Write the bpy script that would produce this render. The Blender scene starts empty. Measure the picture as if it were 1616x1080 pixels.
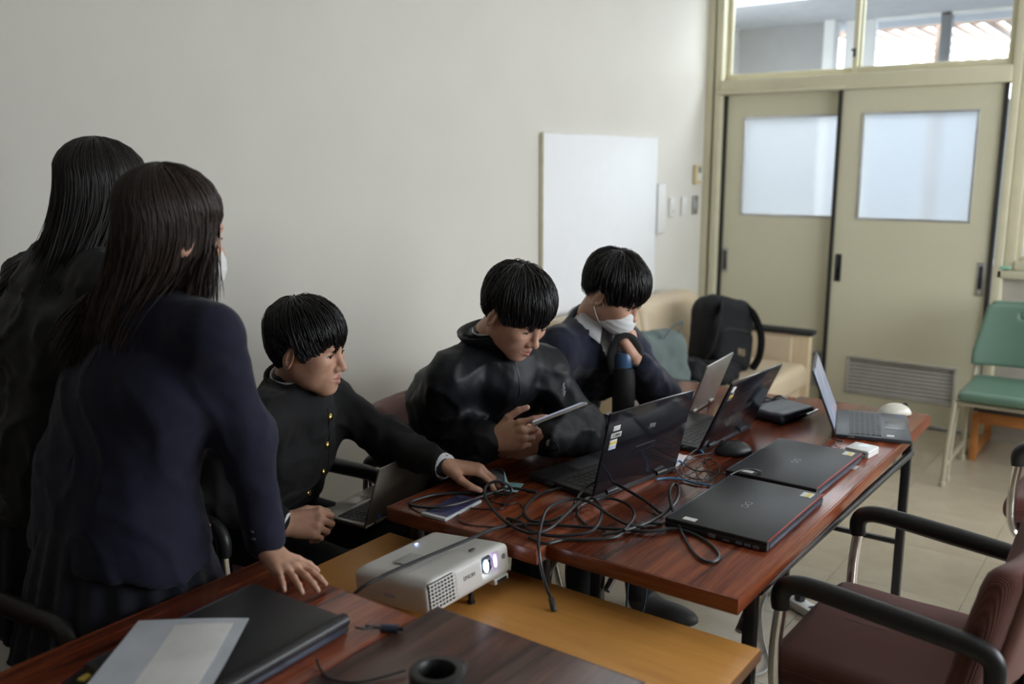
import bpy, bmesh, math, random
import numpy as np
from mathutils import Vector, Matrix
random.seed(7); RNG = np.random.default_rng(7)
SC = bpy.context.scene
COL = SC.collection

# ------------------------------------------------------------ camera
YAW, PITCH, ROLL, CAM_H, FPX = math.radians(36.08), math.radians(11.03), math.radians(-0.086), 1.55, 1455.6
fw = Vector((math.cos(PITCH)*math.cos(YAW), math.cos(PITCH)*math.sin(YAW), -math.sin(PITCH)))
rt = Vector((math.sin(YAW), -math.cos(YAW), 0)); up = rt.cross(fw)
rt2 = rt*math.cos(ROLL)+up*math.sin(ROLL); up2 = up*math.cos(ROLL)-rt*math.sin(ROLL)
cd = bpy.data.cameras.new('camera'); cam = bpy.data.objects.new('camera', cd); COL.objects.link(cam)
cam.matrix_world = Matrix(((rt2.x, up2.x, -fw.x, 0), (rt2.y, up2.y, -fw.y, 0), (rt2.z, up2.z, -fw.z, CAM_H), (0, 0, 0, 1)))
cd.sensor_width = 36; cd.lens = FPX/1616*36; cd.clip_start = .05
cd.dof.use_dof = True; cd.dof.focus_distance = 2.4; cd.dof.aperture_fstop = 2.2
SC.camera = cam

# ------------------------------------------------------------ world, daylight
world = bpy.data.worlds.new('sky'); SC.world = world; world.use_nodes = True
bg = world.node_tree.nodes['Background']; bg.inputs[0].default_value = (.90, .95, 1.0, 1); bg.inputs[1].default_value = 5.5

def area_light(name, loc, target, sx, sy, power, color, spread=180):
    l = bpy.data.lights.new(name, 'AREA'); l.shape = 'RECTANGLE'; l.size = sx; l.size_y = sy
    l.energy = power; l.color = color; l.spread = math.radians(spread)
    o = bpy.data.objects.new(name, l); COL.objects.link(o); o.location = loc
    o.rotation_euler = (Vector(target)-Vector(loc)).to_track_quat('-Z', 'Y').to_euler()
    return o
# sky light enters through two window openings; the portals only guide the sampling of the sky
def portal(name, loc, target, sx, sy):
    o = area_light(name, loc, target, sx, sy, 1, (1, 1, 1)); o.data.cycles.is_portal = True
portal('portal_side_window', (3.65, -1.70, 1.50), (3.65, 1.0, 1.50), 3.9, 1.10)
portal('portal_corridor_window', (7.70, .92, 1.72), (5.5, .92, 1.72), 2.34, 1.84)

SC.view_settings.view_transform = 'Standard'; SC.view_settings.look = 'None'
SC.view_settings.exposure = .88; SC.view_settings.gamma = 1.0; SC.view_settings.use_curve_mapping = False
# ------------------------------------------------------------ materials
def _new(name):
    m = bpy.data.materials.new(name); m.use_nodes = True
    nt = m.node_tree; b = nt.nodes['Principled BSDF']; return m, nt, b
def _link(nt, a, b): nt.links.new(a, b)
def bump(nt, b, height, strength=.3, dist=.002):
    n = nt.nodes.new('ShaderNodeBump'); n.inputs['Strength'].default_value = strength; n.inputs['Distance'].default_value = dist
    _link(nt, height, n.inputs['Height']); _link(nt, n.outputs[0], b.inputs['Normal'])
def coords(nt, scale=(1, 1, 1), kind='Object'):
    tc = nt.nodes.new('ShaderNodeTexCoord'); mp = nt.nodes.new('ShaderNodeMapping'); mp.inputs['Scale'].default_value = scale
    _link(nt, tc.outputs[kind], mp.inputs[0]); return mp.outputs[0]
def noise(nt, vec, scale, detail=3, rough=.5, dist=0):
    n = nt.nodes.new('ShaderNodeTexNoise'); n.inputs['Scale'].default_value = scale; n.inputs['Detail'].default_value = detail
    n.inputs['Roughness'].default_value = rough; n.inputs['Distortion'].default_value = dist
    _link(nt, vec, n.inputs['Vector']); return n.outputs['Fac']
def ramp(nt, fac, stops):
    r = nt.nodes.new('ShaderNodeValToRGB'); e = r.color_ramp.elements
    while len(e) < len(stops): e.new(.5)
    for k, (p, c) in enumerate(stops): e[k].position = p; e[k].color = (*c, 1)
    _link(nt, fac, r.inputs[0]); return r.outputs[0]
def plain(name, col, rough=.5, metal=0, spec=.5, var=.08, vscale=12, bmp=0, bscale=200, sheen=0, emit=None, estr=0, coat=0, trans=0, scale=(1, 1, 1)):
    """solid colour with slight mottling and optional fine relief"""
    m, nt, b = _new(name); v = coords(nt, scale)
    n = noise(nt, v, vscale, 4)
    c0 = tuple(max(0, x*(1-var)) for x in col); c1 = tuple(min(1, x*(1+var)) for x in col)
    _link(nt, ramp(nt, n, [(.3, c0), (.7, c1)]), b.inputs['Base Color'])
    b.inputs['Roughness'].default_value = rough; b.inputs['Metallic'].default_value = metal
    b.inputs['Specular IOR Level'].default_value = spec; b.inputs['Sheen Weight'].default_value = sheen
    b.inputs['Sheen Roughness'].default_value = .4
    b.inputs['Coat Weight'].default_value = coat; b.inputs['Transmission Weight'].default_value = trans
    if bmp: bump(nt, b, noise(nt, v, bscale, 3), bmp, .001)
    if emit: b.inputs['Emission Color'].default_value = (*emit, 1); b.inputs['Emission Strength'].default_value = estr
    return m
def wood(name, c_lo, c_mid, c_hi, stretch=(1, 1, 1), scale=6, rough=.28, spec=.5, fine=60):
    """stretched noise grain; stretch is small along the grain"""
    m, nt, b = _new(name); v = coords(nt, stretch)
    n1 = noise(nt, v, scale, 6, .62, 1.2); n2 = noise(nt, v, fine, 3, .6)
    mx = nt.nodes.new('ShaderNodeMath'); mx.operation = 'MULTIPLY_ADD'; mx.inputs[1].default_value = .35; 
    _link(nt, n2, mx.inputs[0]); _link(nt, n1, mx.inputs[2])
    _link(nt, ramp(nt, mx.outputs[0], [(.48, c_lo), (.62, c_mid), (.82, c_hi)]), b.inputs['Base Color'])
    b.inputs['Roughness'].default_value = rough; b.inputs['Specular IOR Level'].default_value = spec
    bump(nt, b, n2, .08, .0005); return m
def glassy(name, col, rough, ior=1.45):
    m, nt, b = _new(name); b.inputs['Base Color'].default_value = (*col, 1); b.inputs['Transmission Weight'].default_value = 1
    b.inputs['Roughness'].default_value = rough; b.inputs['IOR'].default_value = ior; return m
def thin_glass(name):
    m, nt, b = _new(name); nt.nodes.remove(b)
    t = nt.nodes.new('ShaderNodeBsdfTransparent'); t.inputs[0].default_value = (.95, .97, .98, 1)
    g = nt.nodes.new('ShaderNodeBsdfGlossy'); g.inputs['Roughness'].default_value = .02
    f = nt.nodes.new('ShaderNodeMixShader'); f.inputs[0].default_value = .05
    _link(nt, t.outputs[0], f.inputs[1]); _link(nt, g.outputs[0], f.inputs[2])
    _link(nt, f.outputs[0], nt.nodes['Material Output'].inputs[0]); return m
def frosted(name):
    m, nt, b = _new(name); nt.nodes.remove(b)
    t = nt.nodes.new('ShaderNodeBsdfTranslucent'); t.inputs[0].default_value = (.72, .76, .80, 1)
    d = nt.nodes.new('ShaderNodeBsdfRefraction'); d.inputs['Roughness'].default_value = .55; d.inputs['IOR'].default_value = 1.02; d.inputs[0].default_value = (.92, .95, .97, 1)
    g = nt.nodes.new('ShaderNodeBsdfGlossy'); g.inputs['Roughness'].default_value = .25
    f = nt.nodes.new('ShaderNodeMixShader'); f.inputs[0].default_value = .55
    f2 = nt.nodes.new('ShaderNodeMixShader'); f2.inputs[0].default_value = .06
    _link(nt, t.outputs[0], f.inputs[1]); _link(nt, d.outputs[0], f.inputs[2])
    _link(nt, f.outputs[0], f2.inputs[1]); _link(nt, g.outputs[0], f2.inputs[2])
    _link(nt, f2.outputs[0], nt.nodes['Material Output'].inputs[0]); return m

M = {}
M['wall'] = plain('wall_paint', (.66, .635, .575), .75, var=.02, vscale=3, bmp=.08, bscale=350)
M['ceil'] = plain('ceiling_board', (.72, .71, .68), .8, var=.03, vscale=8)
M['trim'] = plain('cream_painted_steel', (.61, .57, .41), .45, var=.03)
M['door'] = plain('beige_green_door_paint', (.63, .60, .44), .45, var=.02, vscale=4)
M['gap'] = plain('black_rubber_edge', (.02, .018, .014), .6)
M['frost'] = frosted('frosted_glass'); M['glass'] = thin_glass('clear_glass')
M['steel'] = plain('brushed_steel', (.5, .5, .5), .35, .9); M['alu'] = plain('aluminium', (.62, .63, .64), .35, .8)
M['chrome'] = plain('chrome', (.78, .77, .75), .12, 1.0, var=.03)
M['black'] = plain('black_plastic', (.018, .018, .019), .4, var=.1); M['blackgloss'] = plain('glossy_black', (.010, .010, .013), .12, var=.1)
M['blackmat'] = plain('matte_black', (.012, .012, .013), .7, var=.15)
M['leg'] = plain('black_painted_steel', (.016, .016, .018), .33)
M['white'] = plain('white_board', (.84, .85, .87), .35, var=.01); M['plate'] = plain('white_plastic', (.74, .74, .72), .4, var=.02)
M['corrgrey'] = plain('grey_corridor_paint', (.34, .34, .34), .7, var=.03)
M['corrwhite'] = plain('white_corridor_paint', (.75, .76, .77), .6, var=.02)
M['rose'] = wood('rosewood_laminate', (.026, .008, .006), (.165, .034, .013), (.32, .082, .030), (.10, 1.6, 1), 9, .22, .5, 90)
M['rose_edge'] = wood('rosewood_edge', (.045, .013, .008), (.18, .044, .018), (.30, .085, .034), (.12, .12, 1.6), 9, .25, .5, 60)
M['walnut'] = wood('walnut_laminate', (.034, .019, .016), (.090, .045, .034), (.165, .080, .055), (.10, 1.6, 1), 9, .30, .5, 70)
M['maple'] = wood('honey_maple', (.48, .215, .045), (.58, .270, .062), (.66, .320, .082), (1.2, .12, 1), 5, .38, .4, 60)
M['palewood'] = wood('pale_wood', (.50, .38, .23), (.58, .45, .28), (.64, .50, .33), (1, 1, .15), 8, .45)
M['orangewood'] = wood('orange_wood', (.34, .12, .025), (.42, .155, .035), (.50, .20, .05), (1, .2, 1), 8, .4)

# ------------------------------------------------------------ mesh builder
_cache = {}
def rbox(sx, sy, sz, r, seg=2):
    k = (round(sx, 5), round(sy, 5), round(sz, 5), round(r, 5), seg)
    if k not in _cache:
        bm = bmesh.new(); bmesh.ops.create_cube(bm, size=1)
        for v in bm.verts: v.co = Vector((v.co.x*sx, v.co.y*sy, v.co.z*sz))
        if r > 0: bmesh.ops.bevel(bm, geom=list(bm.edges), offset=min(r, .49*min(sx, sy, sz)), segments=seg, affect='EDGES', profile=.5)
        bm.verts.index_update()
        _cache[k] = (np.array([v.co[:] for v in bm.verts]), [tuple(v.index for v in f.verts) for f in bm.faces]); bm.free()
    return _cache[k]
def rot(ax, ang):
    return np.array(Matrix.Rotation(ang, 3, ax))
def Rz(a): return rot('Z', a)
def frame(xdir, zdir=(0, 0, 1)):
    """3x3 with columns x (along xdir), y, z (close to zdir)"""
    x = np.array(xdir, float); x /= np.linalg.norm(x); z = np.array(zdir, float); z = z-x*(x@z); z /= np.linalg.norm(z)
    return np.stack([x, np.cross(z, x), z], 1)
def catmull(pts, n=8, closed=False):
    P = np.array(pts, float); N = len(P); out = []
    rng = range(N if closed else N-1)
    for i in rng:
        if closed: p0, p1, p2, p3 = P[(i-1) % N], P[i], P[(i+1) % N], P[(i+2) % N]
        else: p0, p1, p2, p3 = P[max(i-1, 0)], P[i], P[i+1], P[min(i+2, N-1)]
        for k in range(n):
            t = k/n; out.append(.5*((2*p1)+(-p0+p2)*t+(2*p0-5*p1+4*p2-p3)*t*t+(-p0+3*p1-3*p2+p3)*t**3))
    if not closed: out.append(P[-1])
    return np.array(out)
class MB:
    def __init__(s): s.v = []; s.f = []; s.m = []; s.n = 0
    def add(s, V, F, R=None, t=None, mat=0):
        V = np.asarray(V, float)
        if R is not None: V = V@np.asarray(R).T
        if t is not None: V = V+np.asarray(t, float)
        o = s.n; s.v.append(V); s.n += len(V)
        s.f += [tuple(int(i)+o for i in f) for f in F]; s.m += [mat]*len(F); return s
    def box(s, c, size, r=0, R=None, mat=0, seg=2):
        V, F = rbox(*size, r, seg); return s.add(V, F, R, c, mat)
    def tube(s, pts, r, n=8, closed=False, caps=True, mat=0, flat=1.0, upv=None):
        P = np.asarray(pts, float); N = len(P); rr = np.broadcast_to(np.asarray(r, float), (N,))
        T = np.roll(P, -1, 0)-np.roll(P, 1, 0) if closed else np.gradient(P, axis=0)
        T /= np.linalg.norm(T, axis=1, keepdims=True)+1e-12
        u = np.array(upv if upv is not None else (0, 0, 1.)); 
        if abs(T[0]@u) > .95: u = np.array((1., 0, 0))
        V = []; u = u-T[0]*(T[0]@u); u /= np.linalg.norm(u)
        a = np.arange(n)*2*math.pi/n; ca, sa = np.cos(a)[:, None], np.sin(a)[:, None]
        for i in range(N):
            u = u-T[i]*(T[i]@u); u /= np.linalg.norm(u)+1e-12; w = np.cross(T[i], u)
            V.append(P[i]+rr[i]*(ca*w+flat*sa*u))
        F = []
        for i in range(N if closed else N-1):
            j = (i+1) % N
            for k in range(n): F.append((i*n+k, i*n+(k+1) % n, j*n+(k+1) % n, j*n+k))
        if caps and not closed: F.append(tuple(range(n))[::-1]); F.append(tuple((N-1)*n+k for k in range(n)))
        return s.add(np.concatenate(V), F, mat=mat)
    def bar(s, a, b, r, n=10, mat=0): return s.tube([a, b], r, n, mat=mat)
    def lathe(s, prof, n=24, R=None, t=None, mat=0):
        a = np.arange(n)*2*math.pi/n; V = []; F = []
        for (r, z) in prof: V.append(np.stack([r*np.cos(a), r*np.sin(a), np.full(n, z)], 1))
        for i in range(len(prof)-1):
            for k in range(n): F.append((i*n+k, i*n+(k+1) % n, (i+1)*n+(k+1) % n, (i+1)*n+k))
        if prof[0][0] > 1e-6: F.append(tuple(range(n))[::-1])
        if prof[-1][0] > 1e-6: F.append(tuple((len(prof)-1)*n+k for k in range(n)))
        return s.add(np.concatenate(V), F, R, t, mat)
    def prism(s, poly, z0, z1, R=None, t=None, mat=0):
        n = len(poly); P = np.array(poly, float)
        V = np.concatenate([np.c_[P, np.full(n, z0)], np.c_[P, np.full(n, z1)]])
        F = [tuple(range(n))[::-1], tuple(range(n, 2*n))]+[(k, (k+1) % n, n+(k+1) % n, n+k) for k in range(n)]
        return s.add(V, F, R, t, mat)
    def build(s, name, mats, parent=None, loc=None, rz=0, ang=40, attr=None):
        me = bpy.data.meshes.new(name); V = np.concatenate(s.v)
        if loc is not None and parent is None and s.__dict__.get('world'): V = V-np.array(loc)
        if all(len(f) == 4 for f in s.f):
            F = np.array(s.f, np.int32); me.vertices.add(len(V)); me.loops.add(F.size); me.polygons.add(len(F))
            me.vertices.foreach_set('co', V.astype(np.float32).ravel()); me.loops.foreach_set('vertex_index', F.ravel())
            me.polygons.foreach_set('loop_start', np.arange(0, F.size, 4, dtype=np.int32))
            me.polygons.foreach_set('loop_total', np.full(len(F), 4, np.int32))
        else: me.from_pydata(V.tolist(), [], s.f)
        me.update(calc_edges=True)
        if not isinstance(mats, (list, tuple)): mats = [mats]
        for m in mats: me.materials.append(m if not isinstance(m, str) else M[m])
        if len(mats) > 1: me.polygons.foreach_set('material_index', np.array(s.m, np.int32))
        me.polygons.foreach_set('use_smooth', np.ones(len(s.f), bool))
        if ang < 180: me.set_sharp_from_angle(angle=math.radians(ang))
        if attr:
            for k, a in attr.items():
                at = me.attributes.new(k, 'FLOAT', 'POINT'); at.data.foreach_set('value', np.asarray(a, np.float32))
        o = bpy.data.objects.new(name, me); COL.objects.link(o)
        if parent is not None: o.parent = parent
        if loc is not None: o.location = loc
        o.rotation_euler = (0, 0, rz); return o
def tag(o, label=None, cat=None, group=None, kind=None):
    if label: o['label'] = label
    if cat: o['category'] = cat
    if group: o['group'] = group
    if kind: o['kind'] = kind
    return o
def thing(name, label, cat, loc=(0, 0, 0), rz=0, group=None, euler=None):
    o = bpy.data.objects.new(name, None); COL.objects.link(o); o.empty_display_size = .05
    o.location = loc; o.rotation_euler = euler if euler is not None else (0, 0, rz)
    return tag(o, label, cat, group)
def structure(name, mb, mats, parent=None, **k):
    o = mb.build(name, mats, parent, **k)
    if parent is None: o['kind'] = 'structure'
    return o
def part(name, mats, parent, *boxes, **k):
    mb = MB()
    for b in boxes: mb.box(*b)
    return mb.build(name, mats, parent, **k)
def copy_tree(o, parent=None):
    c = o.copy(); COL.objects.link(c); c.parent = parent
    for ch in list(o.children): copy_tree(ch, c)
    return c
def text_obj(name, body, size, matname, parent, loc, euler, extrude=.0003, align='CENTER'):
    cu = bpy.data.curves.new(name, 'FONT'); cu.body = body; cu.size = size; cu.extrude = extrude; cu.align_x = align; cu.align_y = 'CENTER'
    t = bpy.data.objects.new(name, cu); COL.objects.link(t)
    dg = bpy.context.evaluated_depsgraph_get(); me = bpy.data.meshes.new_from_object(t.evaluated_get(dg))
    bpy.data.objects.remove(t); me.materials.clear(); me.materials.append(M[matname])
    o = bpy.data.objects.new(name, me); COL.objects.link(o); o.parent = parent; o.location = loc; o.rotation_euler = euler; return o
# ------------------------------------------------------------ implicit surfaces (smooth blends -> quads)
def f3(a): return np.asarray(a, np.float32)
def cap(p, a, b, r1, r2=None):
    r2 = r1 if r2 is None else r2; a = f3(a); b = f3(b); ba = b-a; pa = p-a
    h = np.clip((pa@ba)/max(float(ba@ba), 1e-12), 0, 1)
    return np.sqrt(np.maximum(((pa-h[:, None]*ba)**2).sum(1), 1e-14))-(r1+(r2-r1)*h)
def ell(p, c, r, R=None):
    q = p-f3(c)
    if R is not None: q = q@f3(R)
    r = f3(r); k0 = np.sqrt(((q/r)**2).sum(1))+1e-9; k1 = np.sqrt(((q/(r*r))**2).sum(1))+1e-9
    return k0*(k0-1)/k1
def sph(p, c, r): return np.sqrt(((p-f3(c))**2).sum(1))-r
def bx(p, c, h, r, R=None):
    q = p-f3(c)
    if R is not None: q = q@f3(R)
    q = np.abs(q)-(f3(h)-r); return np.sqrt((np.maximum(q, 0)**2).sum(1))+np.minimum(q.max(1), 0)-r
def smin(a, b, k):
    h = np.maximum(k-np.abs(a-b), 0)/k; return np.minimum(a, b)-h*h*k*.25
def smax(a, b, k): return -smin(-a, -b, k)
def union(ds, k):
    d = ds[0]
    for e in ds[1:]: d = smin(d, e, k)
    return d
_ph = RNG.uniform(0, 6.28, (40,)); _dir = RNG.normal(size=(40, 3)); _dir /= np.linalg.norm(_dir, axis=1, keepdims=True)
def wob(p, lam, seed=0, n=5):
    """smooth pseudo noise in -1..1"""
    s = 0
    for k in range(n):
        j = (seed*7+k*3) % 40; s = s+np.sin((p@f3(_dir[j]))*(6.283/lam)*(.8+.12*k)+_ph[j]+1.3*np.sin((p@f3(_dir[(j+11) % 40]))*(6.283/lam)*.6+_ph[(j+5) % 40]))
    return s/n
def surf(fn, lo, hi, h, maxpad=2.5):
    """block-sparse surface nets -> (verts, quads)"""
    lo = np.array(lo, float); hi = np.array(hi, float); B = 8
    nb = np.ceil((hi-lo)/(h*B)).astype(int); n = nb*B+1
    ii = np.stack(np.meshgrid(*[np.arange(k) for k in nb], indexing='ij'), -1).reshape(-1, 3)
    cen = (lo+(ii+.5)*B*h).astype(np.float32)
    dc = fn(cen); half = B*h*.5*1.7321
    D = np.full(n, 1.0, np.float32)
    for b0 in ii[dc < 0]: D[b0[0]*B:(b0[0]+1)*B+1, b0[1]*B:(b0[1]+1)*B+1, b0[2]*B:(b0[2]+1)*B+1] = -1.0
    act = ii[np.abs(dc) < half*maxpad]
    off = np.stack(np.meshgrid(*[np.arange(B+1)]*3, indexing='ij'), -1).reshape(-1, 3)
    for s in range(0, len(act), 200):
        a = act[s:s+200]; P = (lo+(a[:, None]*B+off[None])*h).astype(np.float32).reshape(-1, 3)
        v = fn(P).reshape(len(a), B+1, B+1, B+1)
        for k, b0 in enumerate(a): D[b0[0]*B:(b0[0]+1)*B+1, b0[1]*B:(b0[1]+1)*B+1, b0[2]*B:(b0[2]+1)*B+1] = v[k]
    S = D < 0
    corners = [(0, 0, 0), (1, 0, 0), (0, 1, 0), (1, 1, 0), (0, 0, 1), (1, 0, 1), (0, 1, 1), (1, 1, 1)]
    m = n-1; sl = lambda A, c: A[c[0]:c[0]+m[0], c[1]:c[1]+m[1], c[2]:c[2]+m[2]]
    cnt = sum(sl(S, c).astype(np.int8) for c in corners); cell = np.argwhere((cnt > 0) & (cnt < 8))
    if len(cell) == 0: return np.zeros((0, 3)), np.zeros((0, 4), int)
    idx = np.full(m, -1, np.int32); idx[tuple(cell.T)] = np.arange(len(cell))
    cv = [D[cell[:, 0]+c[0], cell[:, 1]+c[1], cell[:, 2]+c[2]] for c in corners]
    acc = np.zeros((len(cell), 3)); w = np.zeros(len(cell))
    for i in range(8):
        for j in range(i+1, 8):
            dd = np.subtract(corners[j], corners[i])
            if np.abs(dd).sum() != 1: continue
            x = (cv[i] < 0) != (cv[j] < 0); t = np.where(x, cv[i]/np.where(x, cv[i]-cv[j], 1), 0)
            acc += np.where(x[:, None], np.array(corners[i])+t[:, None]*dd, 0); w += x
    V = lo+(cell+acc/w[:, None])*h; Q = []
    for ax in range(3):
        o1, o2 = [(1, 2), (2, 0), (0, 1)][ax]; sh = np.array(n); sh[ax] -= 1
        s0 = S[tuple(slice(0, sh[k]) for k in range(3))]; tl = [0, 0, 0]; tl[ax] = 1
        s1 = S[tuple(slice(tl[k], tl[k]+sh[k]) for k in range(3))]
        e = np.argwhere(s0 != s1); e = e[(e[:, o1] > 0) & (e[:, o2] > 0) & (e[:, o1] < m[o1]) & (e[:, o2] < m[o2])]
        fl_ = s0[tuple(e.T)]; d1 = np.zeros(3, int); d1[o1] = 1; d2 = np.zeros(3, int); d2[o2] = 1
        q = np.stack([idx[tuple((e-d1-d2).T)], idx[tuple((e-d2).T)], idx[tuple(e.T)], idx[tuple((e-d1).T)]], 1)
        q = np.where(fl_[:, None], q, q[:, ::-1]); Q.append(q[(q >= 0).all(1)])
    return V, np.concatenate(Q)
def smooth_mesh(V, Q, it=1, lam=.5):
    for _ in range(it):
        acc = np.zeros_like(V); c = np.zeros(len(V))
        for k in range(4): np.add.at(acc, Q[:, k], V[Q[:, (k+1) % 4]]+V[Q[:, k-1]]); np.add.at(c, Q[:, k], 2)
        V = V+lam*(acc/np.maximum(c, 1)[:, None]-V)
    return V
def blob(fn, lo, hi, h, it=1, mb=None, mat=0):
    V, Q = surf(fn, lo, hi, h)
    if it: V = smooth_mesh(V, Q, it)
    mb = mb or MB(); return mb.add(V, Q, mat=mat)
# ------------------------------------------------------------ the room
XD, YW, CEIL = 5.76, 2.62, 2.80         # door wall, long wall, ceiling
X0, Y0 = -3.2, -1.6
# floor: sub floor and vinyl tiles
fl = structure('floor', MB().box(((X0+7.7)/2, (Y0+3.6)/2, -.03), (7.7-X0, 3.6-Y0, .05)), plain('screed', (.30, .27, .22), .6))
M['tile'] = None
def tile_mat():
    m, nt, b = _new('vinyl_tile'); v = coords(nt, (1, 1, 1)); oi = nt.nodes.new('ShaderNodeObjectInfo')
    n = noise(nt, v, 7, 5, .6)
    add = nt.nodes.new('ShaderNodeMath'); add.operation = 'MULTIPLY_ADD'; add.inputs[1].default_value = .10
    _link(nt, oi.outputs['Random'], add.inputs[0]); _link(nt, n, add.inputs[2])
    _link(nt, ramp(nt, add.outputs[0], [(.35, (.385, .325, .235)), (.9, (.47, .405, .30))]), b.inputs['Base Color'])
    b.inputs['Roughness'].default_value = .24; bump(nt, b, noise(nt, v, 30, 2), .05, .001); return m
M['tile'] = tile_mat()
TS = .45; tile0 = None
for i in range(10):
    for j in range(9):
        cx = 1.60+TS*(i+.5)-.0; cy = -1.30+TS*(j+.5)
        if cx > XD or cy > YW: continue
        if tile0 is None:
            tile0 = MB().box((0, 0, -.0025), (TS-.0012, TS-.0012, .005), .0006, seg=1).build('tile', 'tile', fl, loc=(cx, cy, 0))
        else:
            o = tile0.copy(); COL.objects.link(o); o.location = (cx, cy, 0)
# plain vinyl beyond the laid-out tiles
part('vinyl_sheet', 'tile', fl, (((X0+1.6)/2, (Y0+YW)/2, -.0028), (1.6-X0-.003, YW-Y0, .005)), (((1.6+XD)/2, (Y0-1.3)/2, -.0028), (XD-1.6, -1.303-Y0, .005)), (((XD+7.7)/2, 1.2, -.0028), (7.7-XD, 4.8, .005)))
structure('ceiling', MB().box(((X0+XD)/2, (Y0+YW)/2, CEIL+.05), (XD-X0+.2, YW-Y0+.2, .1)), 'ceil')
structure('wall_back', MB().box(((X0+XD)/2+.02, YW+.06, CEIL/2), (XD-X0+.16, .12, CEIL)), 'wall')
structure('wall_left', MB().box((X0-.06, (Y0+YW)/2, CEIL/2), (.12, YW-Y0, CEIL)), 'wall')
# side wall behind the photographer, pierced by a window band (daylight enters here)
sw = MB(); wx0, wx1, wz0, wz1 = 1.7, 5.6, .95, 2.05
sw.box(((X0+XD)/2, Y0-.06, wz0/2), (XD-X0, .12, wz0)); sw.box(((X0+XD)/2, Y0-.06, (wz1+CEIL)/2), (XD-X0, .12, CEIL-wz1))
sw.box(((X0+wx0)/2, Y0-.06, (wz0+wz1)/2), (wx0-X0, .12, wz1-wz0)); sw.box(((wx1+XD)/2, Y0-.06, (wz0+wz1)/2), (XD-wx1, .12, wz1-wz0))
structure('wall_right', sw, 'wall')
wf = MB()
for k in range(5):
    x = wx0+(wx1-wx0)*k/4; wf.box((x, Y0-.06, (wz0+wz1)/2), (.05, .06, wz1-wz0))
for z in (wz0+.02, wz1-.02): wf.box(((wx0+wx1)/2, Y0-.06, z), (wx1-wx0, .06, .05))
structure('window_3', wf, 'alu')
# long wall baseboard
structure('baseboard_back', MB().box(((X0+XD)/2, YW-.006, .04), (XD-X0-.2, .012, .08), .002), plain('brown_vinyl_skirting', (.16, .11, .075), .4))

# --- door wall: steel frame members (each piece a part)
dw = structure('wall_front', MB().box((XD+.05, (Y0+.80)/2-.40, CEIL/2), (.12, .80-Y0-.8, CEIL)), 'wall')       # solid part right of the view
part('corner_pilaster', 'trim', dw, ((XD+.02, 2.600, CEIL/2), (.10, .055, CEIL), .004))
part('corner_pilaster', 'trim', dw, ((XD+.045, 2.566, 1.03), (.06, .035, 2.06), .004), ((XD+.045, 2.566, 2.74), (.06, .035, .12), .004))
part('frame_post', 'trim', dw, ((XD+.02, 2.530, CEIL/2), (.12, .045, CEIL), .004))
part('header_rail', 'trim', dw, ((XD+.01, 1.68, 2.015), (.13, 1.66, .09), .004))
part('header_lip', 'trim', dw, ((XD-.03, 2.13, 1.985), (.07, .80, .022), .004))
part('frame_post', 'trim', dw, ((XD+.02, .828, CEIL/2), (.12, .045, CEIL), .004))
part('frame_post', 'trim', dw, ((XD+.03, .775, 1.88), (.09, .055, 1.84), .004))
part('head_rail', 'trim', dw, ((XD+.02, 1.40, CEIL-.03), (.12, 2.4, .06), .004))
part('wainscot_frame', 'trim', dw, ((XD+.005, .45, .935), (.09, .76, .045), .004), ((XD+.005, .815, .46), (.07, .03, .92), .003))
part('wainscot_panel', plain('grey_wainscot', (.46, .43, .38), .6), dw, ((XD+.03, .40, .455), (.04, .80, .91), .002))
part('window_sill', 'trim', dw, ((XD+.005, .36, .985), (.06, .78, .05), .004))
part('window_stile', 'trim', dw, ((XD+.03, .735, 1.60), (.05, .03, 1.2), .003))
part('window_rail', 'trim', dw, ((XD+.03, .35, 1.02), (.05, .76, .03), .003), ((XD+.03, .35, 2.22), (.05, .76, .04), .003))
part('threshold', 'alu', dw, ((XD+.01, 1.68, .006), (.12, 1.66, .012), .002))
part('upper_infill', 'trim', dw, ((XD+.03, .35, 2.52), (.06, .80, .56), .003))
tag(part('side_window_pane', 'frost', dw, ((XD+.03, .36, 1.62), (.006, .74, 1.17))), 'frosted pane beside the doors')
slit = part('slit_pane', 'frost', dw, ((XD+.06, 2.566, 2.36), (.006, .034, .62)))
part('window_latch', plain('green_latch', (.25, .50, .36), .4), dw, ((XD-.035, .79, .972), (.022, .05, .018), .004))

# --- transom windows above the doors
def transom(n, y0, y1, x, latch):
    w = tag(thing('window_%d' % n, None, None, (x, (y0+y1)/2, 2.06)), kind='structure'); W_ = y1-y0; H_ = .68
    part('stile', 'trim', w, ((0, W_/2-.014, H_/2), (.032, .028, H_), .003)); part('stile', 'trim', w, ((0, -W_/2+.014, H_/2), (.032, .028, H_), .003))
    part('rail', 'trim', w, ((0, 0, .02), (.032, W_-.056, .04), .003)); part('rail', 'trim', w, ((0, 0, H_-.014), (.032, W_-.056, .028), .003))
    part('pane', 'glass', w, ((0, 0, H_/2), (.005, W_-.06, H_-.06)))
    if latch:
        l = part('latch', 'black', w, ((-.022, W_/2-.012, .12), (.02, .014, .05), .004)); part('latch_tongue', 'black', l, ((-.03, W_/2-.005, .135), (.012, .022, .012), .003))
transom(1, 1.665, 2.505, XD+.045, False); transom(2, .855, 1.705, XD+.005, True)

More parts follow.
